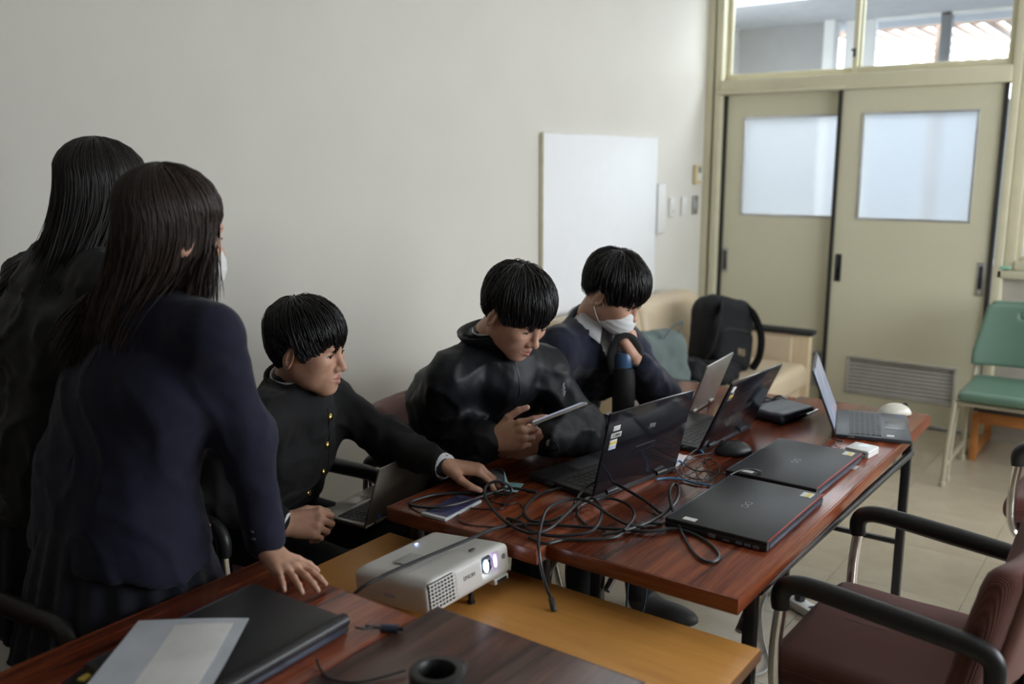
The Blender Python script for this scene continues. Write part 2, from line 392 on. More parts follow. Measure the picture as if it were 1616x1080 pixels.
# --- sliding doors
def sliding_door(n, y0, y1, x, handle_y, hm, wy0, wy1, vy0, vy1, edge, htall):
    d = tag(thing('door_%d' % n, None, None, (x, (y0+y1)/2, .012)), kind='structure'); c = (y0+y1)/2; H_ = 1.955; T = .036
    z0, z1 = 1.205, 1.815; vz0, vz1 = .135, .355
    def seg(ya, yb, za, zb): part('door_panel', 'door', d, ((0, (ya+yb)/2-c, (za+zb)/2), (T, yb-ya, zb-za), 0))
    seg(y0, y1, z1, H_); seg(y0, wy0, z0, z1); seg(wy1, y1, z0, z1); seg(y0, y1, vz1, z0); seg(y0, vy0, vz0, vz1); seg(vy1, y1, vz0, vz1); seg(y0, y1, 0, vz0)
    f = part('glazing_bead', 'alu', d, ((-T/2, (wy0+wy1)/2-c, z1), (.014, wy1-wy0+.02, .014), .002), ((-T/2, (wy0+wy1)/2-c, z0), (.014, wy1-wy0+.02, .014), .002),
             ((-T/2, wy0-c, (z0+z1)/2), (.014, .014, z1-z0), .002), ((-T/2, wy1-c, (z0+z1)/2), (.014, .014, z1-z0), .002))
    part('pane', 'frost', d, ((0, (wy0+wy1)/2-c, (z0+z1)/2), (.006, wy1-wy0, z1-z0)))
    lv = part('louver_frame', 'slat', d, ((-T/2, (vy0+vy1)/2-c, vz1), (.012, vy1-vy0+.02, .014), .002), ((-T/2, (vy0+vy1)/2-c, vz0), (.012, vy1-vy0+.02, .014), .002),
              ((-T/2, vy0-c, (vz0+vz1)/2), (.012, .014, vz1-vz0), .002), ((-T/2, vy1-c, (vz0+vz1)/2), (.012, .014, vz1-vz0), .002))
    part('louver_backing', 'gap', d, ((T/2-.004, (vy0+vy1)/2-c, (vz0+vz1)/2), (.004, vy1-vy0, vz1-vz0)))
    for k in range(9):
        part('slat', 'slat', d, ((-.004, (vy0+vy1)/2-c, vz0+.018+k*(vz1-vz0-.03)/8.3), (.003, vy1-vy0-.01, .0195), 0, rot('Y', math.radians(30))))
    hp = part('handle_plate', hm, d, ((-T/2-.001, handle_y-c, .90), (.006, .038, htall), .003)); part('handle_recess', 'black' if hm != 'black' else 'blackgloss', hp, ((-T/2-.0035, handle_y-c, .90), (.003, .020, htall*.78), .002))
    if edge is not None: part('edge_gasket', 'gap', d, ((-T/2-.002, edge-c, H_/2), (.03, .022, H_), .002))
    return d
M['slat'] = plain('grey_louver_enamel', (.44, .42, .38), .45)
sliding_door(1, 1.70, 2.508, XD+.045, 2.462, 'steel', 1.775, 2.365, 1.78, 2.36, 2.497, .16)
sliding_door(2, .862, 1.762, XD-.005, 1.705, 'black', .998, 1.612, .995, 1.607, 1.752, .17)
d2 = [o for o in SC.objects if o.name == 'door_2'][0]; c = (.862+1.762)/2
hp = part('handle_plate', 'steel', d2, ((-.021, .912-c, .885), (.008, .040, .19), .003)); part('handle_recess', 'blackmat', hp, ((-.0245, .912-c, .895), (.004, .022, .13), .002)); part('thumb_turn', 'chrome', hp, ((-.027, .912-c, .812), (.008, .02, .02), .004))
part('edge_gasket', 'gap', d2, ((-.02, .868-c, .98), (.03, .022, 1.955), .002))

# --- corridor beyond the doors
XC = 7.55
structure('ceiling_corridor', MB().box(((XD+.1+XC+1.2)/2, 1.2, 2.66), (XC-XD-.1+1.2-1.15, 5.2, .08)), plain('corridor_ceiling', (.50, .53, .58), .8))
cw = MB(); cw.box((XC+.06, 3.10, 1.33), (.12, 1.32, 2.66)); cw.box((XC+.06, .92, .40), (.12, 3.04, .80)); cw.box((XC+.06, -.95, 1.33), (.12, 1.4, 2.66))
structure('wall_corridor', cw, 'corrgrey')
structure('wall_corridor_end', MB().box(((XD+.12+XC)/2, 3.22, 1.33), (XC-XD, .1, 2.66)), 'corrwhite')
structure('wall_corridor_start', MB().box(((XD+.12+XC)/2, -1.20, 1.33), (XC-XD, .1, 2.66)), 'corrwhite')
structure('trim_1', MB().box((XC-.03, 2.40, 1.33), (.14, .08, 2.66), .004), 'corrwhite')
structure('trim_2', MB().box((XC+.05, 2.20, 1.33), (.08, .22, 2.66), .004), 'corrwhite')
w4 = tag(thing('window_4', None, None, (XC+.04, .92, .80)), kind='structure'); M['winmetal'] = plain('grey_window_metal', (.22, .23, .25), .4)
for y in (1.587, .62): part('mullion', 'winmetal', w4, ((0, y-.92, .92), (.06, .075, 1.84), .003))
for z in (.02, 1.82): part('rail', 'corrwhite', w4, ((0, 0, z), (.06, 2.33, .04), .003))
part('pane', 'glass', w4, ((.01, 0, .92), (.005, 2.33, 1.76)))
# slatted timber canopy in the yard outside the corridor window
cp = thing('slatted_canopy', 'brown timber slatted canopy outside the corridor window, seen through the transom', 'canopy', (10.8, 1.5, 0))
M['canopywood'] = wood('weathered_timber', (.22, .13, .09), (.34, .22, .15), (.44, .30, .22), (.2, 1, 1), 6, .6)
for k in range(20): part('slat', 'canopywood', cp, ((0, -1.40+k*.15, 2.76), (5.0, .085 if k < 11 else .045, .035), .004))
for y in (-1.2, .9): part('post', 'canopywood', cp, ((2.3, y, 1.36), (.10, .10, 2.72), .005)); part('post', 'canopywood', cp, ((-2.3, y-.6, 1.36), (.10, .10, 2.72), .005))
part('beam', 'canopywood', cp, ((2.3, 0, 2.69), (.08, 3.2, .09), .005)); part('beam', 'canopywood', cp, ((-2.3, 0, 2.69), (.08, 3.2, .09), .005))
structure('wall_light_blocker', MB().box((11.2, 1.0, 1.1), (.2, 16, 2.2)), plain('dark_light_blocker', (.16, .18, .21), .8))  # added wall, out of view; holds back daylight from the corridor window
structure('floor_yard', MB().box((9.6, 1.0, -.06), (4.0, 16, .1)), plain('yard_paving', (.12, .12, .12), .8))
# ------------------------------------------------------------ on the wall
def wall_thing(name, label, cat, x0, x1, z0, z1, t, mat_, r=.004):
    o = thing(name, label, cat, ((x0+x1)/2, YW-t/2-.003, z0)); part('panel' if t < .03 and z1-z0 > .2 else 'plate', mat_, o, ((0, 0, (z1-z0)/2), (x1-x0, t, z1-z0), r)); return o, (x1-x0), (z1-z0), t
bd, w, h, t = wall_thing('white_board', 'large blank white panel standing against the long wall behind the sofa', 'board', 3.83, 5.035, .40, 1.69, .022, 'white', .003)
part('edge_strip', plain('cream_edge', (.70, .66, .50), .5), bd, ((-w/2-.003, 0, h/2), (.006, .024, h), .001)); part('edge_strip', plain('white_edge', (.8, .8, .78), .5), bd, ((0, 0, h+.002), (w, .024, .005), .001))
o, w, h, t = wall_thing('wall_plate', 'narrow tall white plate on the wall beside the white panel', 'plate', 5.052, 5.150, 1.125, 1.42, .028, 'plate')
part('edge_trim', 'alu', o, ((0, 0, .0), (w, t*.9, .006), .001)); part('edge_trim', 'alu', o, ((0, 0, h), (w, t*.9, .006), .001))
for k, (x, lab, mm) in enumerate([(5.285, 'white rocker switch nearest the tall white plate', 'plate'), (5.45, 'cream rocker switch, middle of the three on the wall', 'plate'), (5.615, 'grey steel switch plate nearest the door frame', 'steel')]):
    o, w, h, t = wall_thing('light_switch', lab, 'switch', x-.037, x+.037, 1.215, 1.335, .010, mm); o['group'] = 'switches on the long wall'
    part('rocker', 'plate' if k < 2 else 'alu', o, ((0, -.006, h*.5), (.03, .008, .055), .003))
    if k == 0: part('pilot_lamp', plain('amber_lamp', (.45, .28, .08), .3), o, ((.0, -.011, h*.27), (.012, .004, .010), .002))
o, w, h, t = wall_thing('thermostat', 'small cream air-conditioner remote holder on the wall by the door', 'thermostat', 5.575, 5.665, 1.41, 1.53, .022, plain('cream_plastic', (.62, .50, .28), .4))
part('screen', plain('grey_display', (.25, .32, .33), .2), o, ((.012, -.011, .09), (.045, .004, .035), .002)); part('cover', 'plate', o, ((.010, -.011, .045), (.055, .004, .045), .002))

# ------------------------------------------------------------ tables
def folding_table(label, x0, x1, y0, y1, z, top, edge, leg_in0, leg_in1, group, rail=True):
    cx, cy = (x0+x1)/2, (y0+y1)/2; L, Wd = x1-x0, y1-y0; T = .034
    t = thing('folding_table', label, 'table', (cx, cy, 0), 0, group)
    part('tabletop', top, t, ((0, 0, z-T/2+.0005), (L-.008, Wd-.008, T), .0015))
    e = MB(); E_ = .004
    e.box((0, Wd/2-E_/2, z-T/2-.0008), (L, E_, T+.001), .0012); e.box((0, -Wd/2+E_/2, z-T/2-.0008), (L, E_, T+.001), .0012)
    e.box((L/2-E_/2, 0, z-T/2-.0008), (E_, Wd-2*E_, T+.001), .0012); e.box((-L/2+E_/2, 0, z-T/2-.0008), (E_, Wd-2*E_, T+.001), .0012)
    e.build('edge_band', edge, t)
    for s, ins in ((-1, leg_in0), (1, leg_in1)):
        x = s*(L/2-ins)
        for q in (-1, 1):
            lg = part('leg', 'leg', t, ((x, q*(Wd/2-.035), (z-T)/2+.008), (.028, .028, z-T-.016), .004))
            part('glide', 'black', lg, ((x, q*(Wd/2-.035), .008), (.034, .034, .016), .004))
        part('cross_bar', 'leg', t, ((x, 0, .28), (.018, Wd-.09, .018), .004)); part('cross_bar', 'leg', t, ((x, 0, z-T-.02), (.03, Wd-.07, .03), .004))
        for q in (-1, 1):
            b = MB(); b.bar((x, q*(Wd/2-.06), z-.16), (x-s*.17, q*(Wd/2-.06), z-T-.012), .009, 8); b.bar((x-s*.05, q*(Wd/2-.075), z-T-.01), (x-s*.08, q*(Wd/2-.075), z-.11), .008, 8)
            b.build('folding_stay', 'steel', t)
    if rail:
        for q in (-1, 1): MB().bar((-L/2+.17, q*(Wd/2-.022), z-T-.022), (L/2-.15, q*(Wd/2-.022), z-T-.066), .011, 10).build('under_rail', 'leg', t)
    return t
TZ = .70
folding_table('reddish rosewood folding table where the three seated boys sit', 1.59, 3.27, 1.092, 1.55, TZ, 'rose', 'rose_edge', .075, .15, 'rosewood folding tables')
folding_table('reddish rosewood folding table carrying the two closed black laptops', 1.632, 3.30, .636, 1.090, TZ, 'rose', 'rose_edge', .165, .145, 'rosewood folding tables')
folding_table('reddish rosewood folding table with the white file and black binder laptop', -.45, 1.205, 1.105, 1.55, TZ, 'rose', 'rose_edge', .15, .22, 'rosewood folding tables', False)
folding_table('dark walnut-brown folding table with the black lens hood on it', -.42, 1.262, .645, 1.101, TZ, 'walnut', 'walnut', .15, .26, None, False)
yt = thing('low_side_table', 'low honey-coloured wooden table under the white projector', 'table', (1.365, 1.096, 0))
part('tabletop', 'maple', yt, ((0, 0, .5865), (.57, 1.008, .027), .003)); part('edge_band', plain('brown_edge', (.20, .10, .05), .45), yt, ((.2862, 0, .5865), (.0022, 1.0, .022), .0005), ((0, -.5052, .5865), (.57, .0022, .022), .0005))
for sx in (-1, 1):
    for sy in (-1, 1): part('leg', 'black', yt, ((sx*.24, sy*.45, .2865), (.035, .035, .573), .004))

# ------------------------------------------------------------ meeting chairs
def fabric(name, c, scale=700):
    m, nt, b = _new(name); v = coords(nt, (1, 1, 1))
    w = nt.nodes.new('ShaderNodeTexWave'); w.wave_type = 'BANDS'; w.bands_direction = 'X'; w.inputs['Scale'].default_value = 130; w.inputs['Distortion'].default_value = .6; w.inputs['Detail'].default_value = 1
    _link(nt, v, w.inputs['Vector'])
    _link(nt, ramp(nt, w.outputs['Fac'], [(.2, tuple(x*.72 for x in c)), (.8, c)]), b.inputs['Base Color']); b.inputs['Roughness'].default_value = .75
    b.inputs['Sheen Weight'].default_value = .25; b.inputs['Specular IOR Level'].default_value = .25; bump(nt, b, w.outputs['Fac'], .5, .0015); return m
M['maroon'] = fabric('maroon_ribbed_fabric', (.165, .058, .045)); M['maroonshell'] = plain('maroon_shell', (.135, .05, .04), .5, bmp=.1)
def chair_meshes():
    def seat(p):
        q = p.copy(); q[:, 2] += .10*np.maximum(p[:, 1]-.17, 0)**2*6-.004*np.cos(p[:, 0]*9)
        d = bx(q, (0, 0, .435), (.245, .245, .045), .04); return d+.004*wob(p, .22, 2)*(p[:, 2] > .44)
    def back(p):
        q = p.copy(); q[:, 1] = p[:, 1]+.22-.9*p[:, 0]**2+.20*(p[:, 2]-.62); ww = .235-.12*np.maximum(p[:, 2]-.66, 0)**1.2
        q[:, 0] = p[:, 0]*.235/ww; return bx(q, (0, 0, .64), (.24, .036, .15), .033)
    def shell(p):
        q = p.copy(); q[:, 1] = p[:, 1]+.255-.9*p[:, 0]**2+.20*(p[:, 2]-.62); return bx(q, (0, 0, .65), (.21, .018, .14), .017)
    return blob(seat, (-.29, -.29, .36), (.29, .29, .53), .010, 2), blob(back, (-.29, -.42, .47), (.29, -.05, .95), .010, 2), blob(shell, (-.27, -.42, .47), (.27, -.1, .92), .010, 2)
CH = None
def meeting_chair(label, loc, rz, group='maroon meeting chairs'):
    global CH
    if CH is not None:
        c = copy_tree(CH); c.location = loc; c.rotation_euler = (0, 0, rz); c['label'] = label; return c
    t = thing('meeting_chair', label, 'chair', loc, rz, group); s, b, sh = chair_meshes()
    st = s.build('seat', 'maroon', t, ang=180); bk = b.build('backrest', 'maroon', t, ang=180); sh.build('back_shell', 'maroonshell', bk, ang=180)
    MB().tube([(.0, -.20, .4805), (.0, .0, .4815), (.0, .15, .4805)], .002, 5).build('seam', 'black', st)
    for s_ in (-1, 1):
        x = s_*.258
        fr = catmull([(x, .205, .60), (x, .212, .50), (x, .205, .40), (x, .16, .355), (x, .0, .345), (x, -.14, .36), (x, -.205, .42), (x, -.225, .52), (x, -.215, .62)], 6)
        MB().tube(fr, .0135, 10, flat=1.25).build('arm_frame', 'chrome', t)
        ar = catmull([(x, .205, .595), (x, .207, .628), (x, .19, .652), (x, .14, .660), (x, .0, .650), (x, -.12, .640), (x, -.185, .632), (x, -.215, .612), (x, -.220, .565)], 6)
        k = len(ar); rr = np.interp(np.linspace(0, 1, k), [0, .08, .2, .5, .8, .93, 1], [.020, .021, .021, .024, .022, .021, .020])
        MB().tube(ar, rr, 12, flat=.85, upv=(0, 0, 1)).build('armrest', 'black', t)
        for q in (-1, 1):
            lg = catmull([(x*.92, q*.10, .35), (x*.92, q*.17, .20), (x*.95, q*.215, .018)], 5); l = MB().tube(lg, .012, 10).build('leg', 'chrome', t)
            MB().lathe([(.0, .001), (.017, .001), (.017, .015), (.012, .022)], 12, t=(x*.95, q*.215, 0)).build('glide', 'black', l)
    part('seat_pan', 'black', t, ((0, 0, .378), (.44, .42, .022), .004)); part('cross_tube', 'chrome', t, ((0, .08, .350), (.50, .022, .022), .008), ((0, -.08, .350), (.50, .022, .022), .008))
    part('back_bracket', 'black', t, ((0, -.245, .46), (.10, .02, .20), .005, rot('X', math.radians(8))), ((0, -.20, .372), (.10, .10, .014), .004))
    CH = t; return t
meeting_chair('empty maroon meeting chair with black armrests pulled up to the closed laptops', (2.10, .41, 0), math.radians(-2))
meeting_chair('maroon meeting chair under the boy holding the tablet', (2.25, 1.80, 0), math.pi+math.radians(2))
meeting_chair('maroon meeting chair under the boy with the silver laptop on his lap', (1.585, 2.02, 0), math.pi-math.radians(5))
meeting_chair('maroon meeting chair under the boy wearing a mask', (2.84, 1.83, 0), math.pi+math.radians(4))
meeting_chair('empty maroon meeting chair off to the side, away from the tables', (3.48, .135, 0), math.radians(-3))
meeting_chair('empty maroon meeting chair tucked behind the girls at the file table', (.56, 1.86, 0), math.pi+math.radians(2))

# ------------------------------------------------------------ sofa
M['sofa'] = plain('beige_vinyl_leather', (.56, .45, .31), .42, var=.04, vscale=5, bmp=.15, bscale=260)
sf = thing('sofa', 'beige leather sofa with black-capped wooden arms along the wall', 'sofa', (4.42, 2.08, 0))
def slab(name, c, hsize, r, mat_, bulge=0, lean=0, h=.016):
    def fn(p):
        q = p.copy(); q[:, 1] = q[:, 1]+lean*(p[:, 2]-c[2]); d = bx(q, c, hsize, r); return d-bulge*np.cos(np.clip((p[:, 0]-c[0])/hsize[0], -1, 1)*1.57)*np.cos(np.clip((p[:, 1]-c[1])/hsize[1], -1, 1)*1.57)
    lo = np.array(c)-np.array(hsize)-.06; hi = np.array(c)+np.array(hsize)+.06; return blob(fn, lo, hi, h, 2).build(name, mat_, sf, ang=180)
for k in (-1, 1):
    slab('seat_cushion', (k*.375, -.06, .345), (.372, .36, .075), .045, 'sofa', .008); slab('back_cushion', (k*.375, .32, .575), (.372, .10, .215), .06, 'sofa', .01, -.22)
slab('base', (0, -.02, .21), (.755, .36, .07), .015, 'sofa')
for s in (-1, 1):
    part('arm_panel', 'palewood', sf, ((s*.785, -.02, .30), (.055, .78, .55), .01)); part('arm_padding', 'sofa', sf, ((s*.755, .02, .44), (.03, .66, .24), .012))
    ac = MB().box((s*.785, -.02, .588), (.085, .82, .032), .013).build('arm_cap', 'blackmat', sf)
part('back_rail', 'palewood', sf, ((0, .42, .40), (1.52, .04, .5), .008)); part('front_rail', 'palewood', sf, ((0, -.38, .10), (1.52, .03, .07), .006))

# --- bags on the sofa
bp = thing('backpack', 'black backpack leaning back on the sofa seat by the arm', 'backpack', (4.69, 2.01, .415))
Rb = rot('Z', math.radians(-28))@rot('X', math.radians(-14))@rot('Y', math.radians(14))
M['nylon'] = plain('black_nylon', (.007, .007, .008), .75, spec=.25, bmp=.25, bscale=90, var=.25)
def bag(p):
    q = (p)@f3(Rb); d = bx(q, (0, .0, .20), (.175, .115, .215), .095); d = smin(d, bx(q, (.0, -.10, .12), (.125, .05, .11), .045), .03); return d+.006*wob(q, .12, 3)
blob(bag, (-.26, -.26, -.06), (.26, .26, .46), .010, 1).build('bag_body', 'nylon', bp, ang=180)
for s in (-1, 1):
    pts = catmull([Rb@np.array(v) for v in [(s*.05, -.05, .36), (s*.10, -.12, .34), (s*.14, -.165, .22), (s*.155, -.15, .10), (s*.16, -.09, .03)]], 6); MB().tube(pts, .022, 8, flat=.3, upv=(0, -1, .2)).build('strap', 'nylon', bp)
MB().tube(catmull([Rb@np.array(v) for v in [(-.045, .0, .35), (-.03, 0, .385), (.03, 0, .385), (.045, 0, .35)]], 6), .009, 8, flat=.5).build('top_handle', 'nylon', bp)
MB().tube(catmull([Rb@np.array(v) for v in [(-.11, -.135, .19), (-.05, -.158, .215), (.05, -.158, .215), (.11, -.135, .19)]], 6), .004, 6).build('zipper', 'black', bp)
MB().box(Rb@np.array((0.03, -.152, .10)), (.05, .003, .04), .001, Rb).build('patch', plain('brown_green_patch', (.10, .07, .03), .6, var=.5, vscale=40), bp)
gb = thing('tote_bag', 'grey-green cloth bag standing on the sofa beside the masked boy', 'bag', (4.03, 2.02, .42))
def tote(p):
    q = p@f3(rot('Z', math.radians(-20))); q[:, 0] = q[:, 0]+.25*(q[:, 2]-.1); d = bx(q, (0, 0, .155), (.15, .07, .165), .05); return d+.010*wob(q, .10, 5)
blob(tote, (-.26, -.2, -.03), (.24, .2, .38), .010, 1).build('bag_body', plain('grey_green_cloth', (.115, .150, .145), .85, var=.15, bmp=.3, bscale=300), gb, ang=180)
MB().tube(catmull([(-.09, -.05, .30), (-.08, -.09, .36), (.0, -.10, .37), (.04, -.06, .30)], 6), .010, 6, flat=.35).build('handle', plain('grey_green_webbing', (.10, .13, .125), .8), gb)
jk = thing('crumpled_jacket', 'crumpled black jacket lying on the sofa between the bags', 'jacket', (4.40, 1.95, .425))
def crump(p): return union([ell(p, (0, 0, .03), (.17, .15, .05)), ell(p, (-.10, .05, .07), (.09, .08, .06)), ell(p, (.13, -.03, .04), (.12, .09, .045))], .05)+.016*wob(p, .07, 8)+.006*wob(p, .03, 4)
blob(crump, (-.28, -.2, -.03), (.3, .2, .17), .009, 1).build('jacket_body', 'nylon', jk, ang=180)
MB().tube(catmull([(-.14, .08, .10), (-.06, .06, .125), (.03, .02, .095), (.12, .0, .085)], 6), .012, 8, flat=.5).build('jacket_sleeve', 'nylon', jk)

# ------------------------------------------------------------ stacked green chairs and the wooden bench under them
M['green'] = plain('green_vinyl', (.100, .178, .128), .42, var=.03, vscale=5); M['tubebeige'] = plain('beige_powder_coat', (.40, .36, .26), .42)
GC = None
def green_chair(label, loc, rz, with_back=True):
    t = thing('stacking_chair', label, 'chair', loc, rz, 'stacked green chairs')
    def seat(p):
        q = p.copy(); q[:, 2] = q[:, 2]-.05*np.maximum(-p[:, 1]-.1, 0)-.12*(p[:, 0]**2)*0; d = bx(q, (0, .01, .452), (.235, .225, .026), .024); return d
    blob(seat, (-.28, -.28, .40), (.28, .28, .52), .010, 2).build('seat', 'green', t, ang=180)
    def back(p):
        q = p.copy(); q[:, 1] = p[:, 1]+.235-.75*p[:, 0]**2+.16*(p[:, 2]-.55); ww = 1-.20*np.maximum((p[:, 2]-.6)/.28, 0); q[:, 0] = p[:, 0]/ww
        q[:, 2] = p[:, 2]-.35*np.maximum(0, .12-p[:, 0]**2)*0; d = bx(q, (0, 0, .685), (.255, .014, .155), .013); s = bx(q, (0, 0, .785), (.075, .05, .015), .012); return smax(d, -s, .004)
    blob(back, (-.30, -.40, .50), (.30, -.05, .90), .008, 1).build('backrest', 'green', t, ang=180)
    for s in (-1, 1):
        x = s*.245
        MB().tube(catmull([(x*.90, -.245, .70), (x*.95, -.225, .55), (x*.98, -.20, .42), (x, -.19, .40), (x, .0, .405), (x, .18, .41), (x, .215, .39), (x*1.04, .24, .20), (x*1.06, .255, .018)], 5), .0115, 10).build('side_tube', 'tubebeige', t)
        MB().tube([(x, -.12, .40), (x*1.06, -.225, .20), (x*1.08, -.25, .018)], .0115, 10).build('leg', 'tubebeige', t)
        MB().bar((x*1.06, .24, .10), (x*1.07, -.235, .10), .010, 8).build('skid_bar', 'tubebeige', t); 
        for y, xx in ((.255, 1.06), (-.25, 1.08)): MB().lathe([(.0, .0), (.016, .0), (.017, .02), (.012, .03)], 10, t=(x*xx, y, 0)).build('glide', 'tubebeige', t)
    MB().bar((-.245, .18, .408), (.245, .18, .408), .011, 8).build('cross_tube', 'tubebeige', t); return t
GCZ = math.pi/2
g1c = green_chair('green vinyl stacking chair on top of the stack near the door', (4.93, .565, .0), GCZ)
g2c = copy_tree(g1c); g2c.location = (5.03, .565, -.0); g2c['label'] = 'lower green stacking chair, its frame just showing under the top one'
for ch in g2c.children:
    if ch.name.startswith(('seat', 'backrest')): ch.location = (0, .012 if ch.name.startswith('seat') else -.05, -.045 if ch.name.startswith('seat') else 0)
bn = thing('wooden_bench', 'orange-brown wooden chair frame standing behind the green stack', 'bench', (5.43, .50, 0))
part('seat_panel', plain('dark_cushion', (.05, .045, .05), .7), bn, ((0, 0, .28), (.44, .56, .04), .008)); part('rail', 'orangewood', bn, ((-.215, 0, .235), (.025, .60, .06), .004), ); part('rail', 'orangewood', bn, ((.215, 0, .235), (.025, .60, .06), .004))
for sx in (-1, 1):
    for sy in (-1, 1): part('leg', 'orangewood', bn, ((sx*.215, sy*.285, .13), (.04, .035, .26), .004))
for sy in (-1, 1): part('floor_runner', 'orangewood', bn, ((0, sy*.285, .03), (.39, .03, .04), .004))
CAB = {
  'A': [(1.858,1.278,0.717),(1.849,1.344,0.716),(1.818,1.368,0.713),(1.762,1.377,0.714),(1.686,1.388,0.716),(1.633,1.41,0.717),(1.617,1.452,0.712),(1.625,1.504,0.706),(1.652,1.512,0.706),(1.716,1.494,0.706),(1.772,1.441,0.706),(1.797,1.375,0.711),(1.812,1.331,0.714),(1.818,1.329,0.73),(1.797,1.338,0.748),(1.781,1.358,0.75),(1.766,1.369,0.74),(1.749,1.361,0.73),(1.724,1.333,0.722),(1.685,1.276,0.716),(1.654,1.215,0.713),(1.638,1.166,0.713),(1.642,1.131,0.714),(1.681,1.116,0.717),(1.756,1.126,0.72),(1.841,1.141,0.722),(1.889,1.133,0.724),(1.865,1.093,0.722),(1.808,1.054,0.72),(1.723,1.028,0.718),(1.682,1.057,0.714),(1.656,1.1,0.711),(1.656,1.153,0.71),(1.687,1.204,0.708),(1.692,1.249,0.707)],
  'B': [(1.19,1.40,0.612),(1.215,1.33,0.65),(1.243,1.286,0.694),(1.295,1.277,0.702),(1.366,1.262,0.708),(1.449,1.242,0.714),(1.524,1.228,0.717),(1.602,1.228,0.713),(1.654,1.212,0.709),(1.702,1.163,0.708),(1.751,1.07,0.708),(1.794,0.984,0.708),(1.814,0.933,0.709),(1.862,0.888,0.71),(1.864,0.832,0.706),(1.821,0.77,0.706),(1.783,0.743,0.706),(1.747,0.749,0.706),(1.765,0.79,0.706),(1.829,0.847,0.708),(1.903,0.905,0.716),(1.962,0.948,0.728),(2.006,0.974,0.742),(2.032,0.977,0.752),(2.032,0.964,0.748),(1.998,0.947,0.735),(1.958,0.944,0.722),(1.904,0.947,0.714),(1.836,0.957,0.713),(1.777,0.975,0.713),(1.739,1.011,0.706)],
  'C': [(1.538,1.01,0.604),(1.545,1.021,0.62),(1.553,1.041,0.645),(1.572,1.067,0.675),(1.586,1.083,0.706),(1.615,1.103,0.718),(1.655,1.127,0.72),(1.757,1.178,0.722),(1.829,1.18,0.722),(1.863,1.154,0.724),(1.851,1.105,0.727),(1.824,1.044,0.722),(1.804,0.981,0.718),(1.821,0.947,0.714)],
  'D': [(1.986,1.179,0.716),(1.953,1.234,0.712),(1.911,1.27,0.708),(1.862,1.276,0.706),(1.791,1.26,0.706),(1.739,1.23,0.706),(1.708,1.185,0.709),(1.729,1.145,0.713),(1.797,1.135,0.716)],
  'E': [(1.841,1.154,0.711),(1.892,1.171,0.72),(1.928,1.169,0.735),(1.96,1.156,0.742),(1.984,1.126,0.738),(1.979,1.075,0.728),(1.966,1.018,0.716),(1.934,0.959,0.708)],
  'F': [(1.878,0.928,0.706),(1.859,0.96,0.708),(1.802,0.977,0.71),(1.746,0.982,0.706),(1.7,1.022,0.706),(1.666,1.068,0.706),(1.623,1.091,0.706),(1.631,1.141,0.706)],
  'G': [(1.766,0.969,0.718),(1.843,0.986,0.718),(1.9,1.021,0.716),(1.933,1.064,0.714),(1.937,1.11,0.713),(1.904,1.137,0.712),(1.861,1.148,0.706),(1.805,1.118,0.706),(1.766,1.071,0.706)],
  'T1': [(1.803,1.419,0.703),(1.768,1.365,0.703),(1.77,1.307,0.704),(1.8,1.293,0.704),(1.757,1.246,0.703),(1.704,1.235,0.703),(1.65,1.237,0.703),(1.625,1.271,0.703),(1.612,1.316,0.703),(1.633,1.355,0.703),(1.69,1.375,0.703),(1.719,1.329,0.703),(1.743,1.3,0.704),(1.794,1.324,0.704),(1.84,1.327,0.705)],
  'P1': [(2.49,1.04,0.704),(2.444,1.072,0.706),(2.378,1.092,0.708),(2.294,1.081,0.708),(2.231,1.041,0.706),(2.226,0.991,0.705),(2.27,0.969,0.706),(2.342,0.987,0.708),(2.383,1.035,0.71),(2.365,1.069,0.712),(2.312,1.084,0.712),(2.238,1.067,0.708),(2.189,1.011,0.706),(2.196,0.965,0.705),(2.251,0.957,0.705)],
  'P2': [(2.449,1.101,0.715),(2.375,1.094,0.716),(2.303,1.076,0.716),(2.261,1.027,0.715),(2.275,0.986,0.714),(2.291,0.956,0.71),(2.327,0.953,0.706)],
  'P3': [(2.208,1.039,0.704),(2.263,1.027,0.709),(2.343,1.036,0.713),(2.292,0.994,0.713),(2.216,0.982,0.708),(2.258,1.019,0.712),(2.338,1.047,0.716),(2.393,1.039,0.714)],
  'BL1': [(2.162,1.09,0.703),(2.182,1.07,0.705),(2.193,1.032,0.706),(2.193,0.985,0.705),(2.198,0.947,0.705)],
  'BL2': [(2.437,1.144,0.712),(2.452,1.123,0.716),(2.448,1.096,0.712),(2.439,1.079,0.706)],
  'BL3': [(2.292,1.102,0.712),(2.308,1.094,0.715),(2.299,1.074,0.71)],
  'Lc': [(2.78,0.777,0.712),(2.806,0.819,0.706),(2.758,0.824,0.703),(2.68,0.803,0.703)],
  'Cl': [(2.217,0.904,0.738),(2.262,0.891,0.742),(2.29,0.866,0.741),(2.308,0.855,0.733)],
  'Red': [(1.072,1.132,0.728),(1.085,1.122,0.722),(1.108,1.121,0.716),(1.116,1.113,0.714)],
  'Ring': [(1.046,0.986,0.706),(1.006,1.007,0.704),(0.971,1.03,0.704),(0.954,1.073,0.704),(0.968,1.111,0.704),(0.975,1.126,0.713)],
}
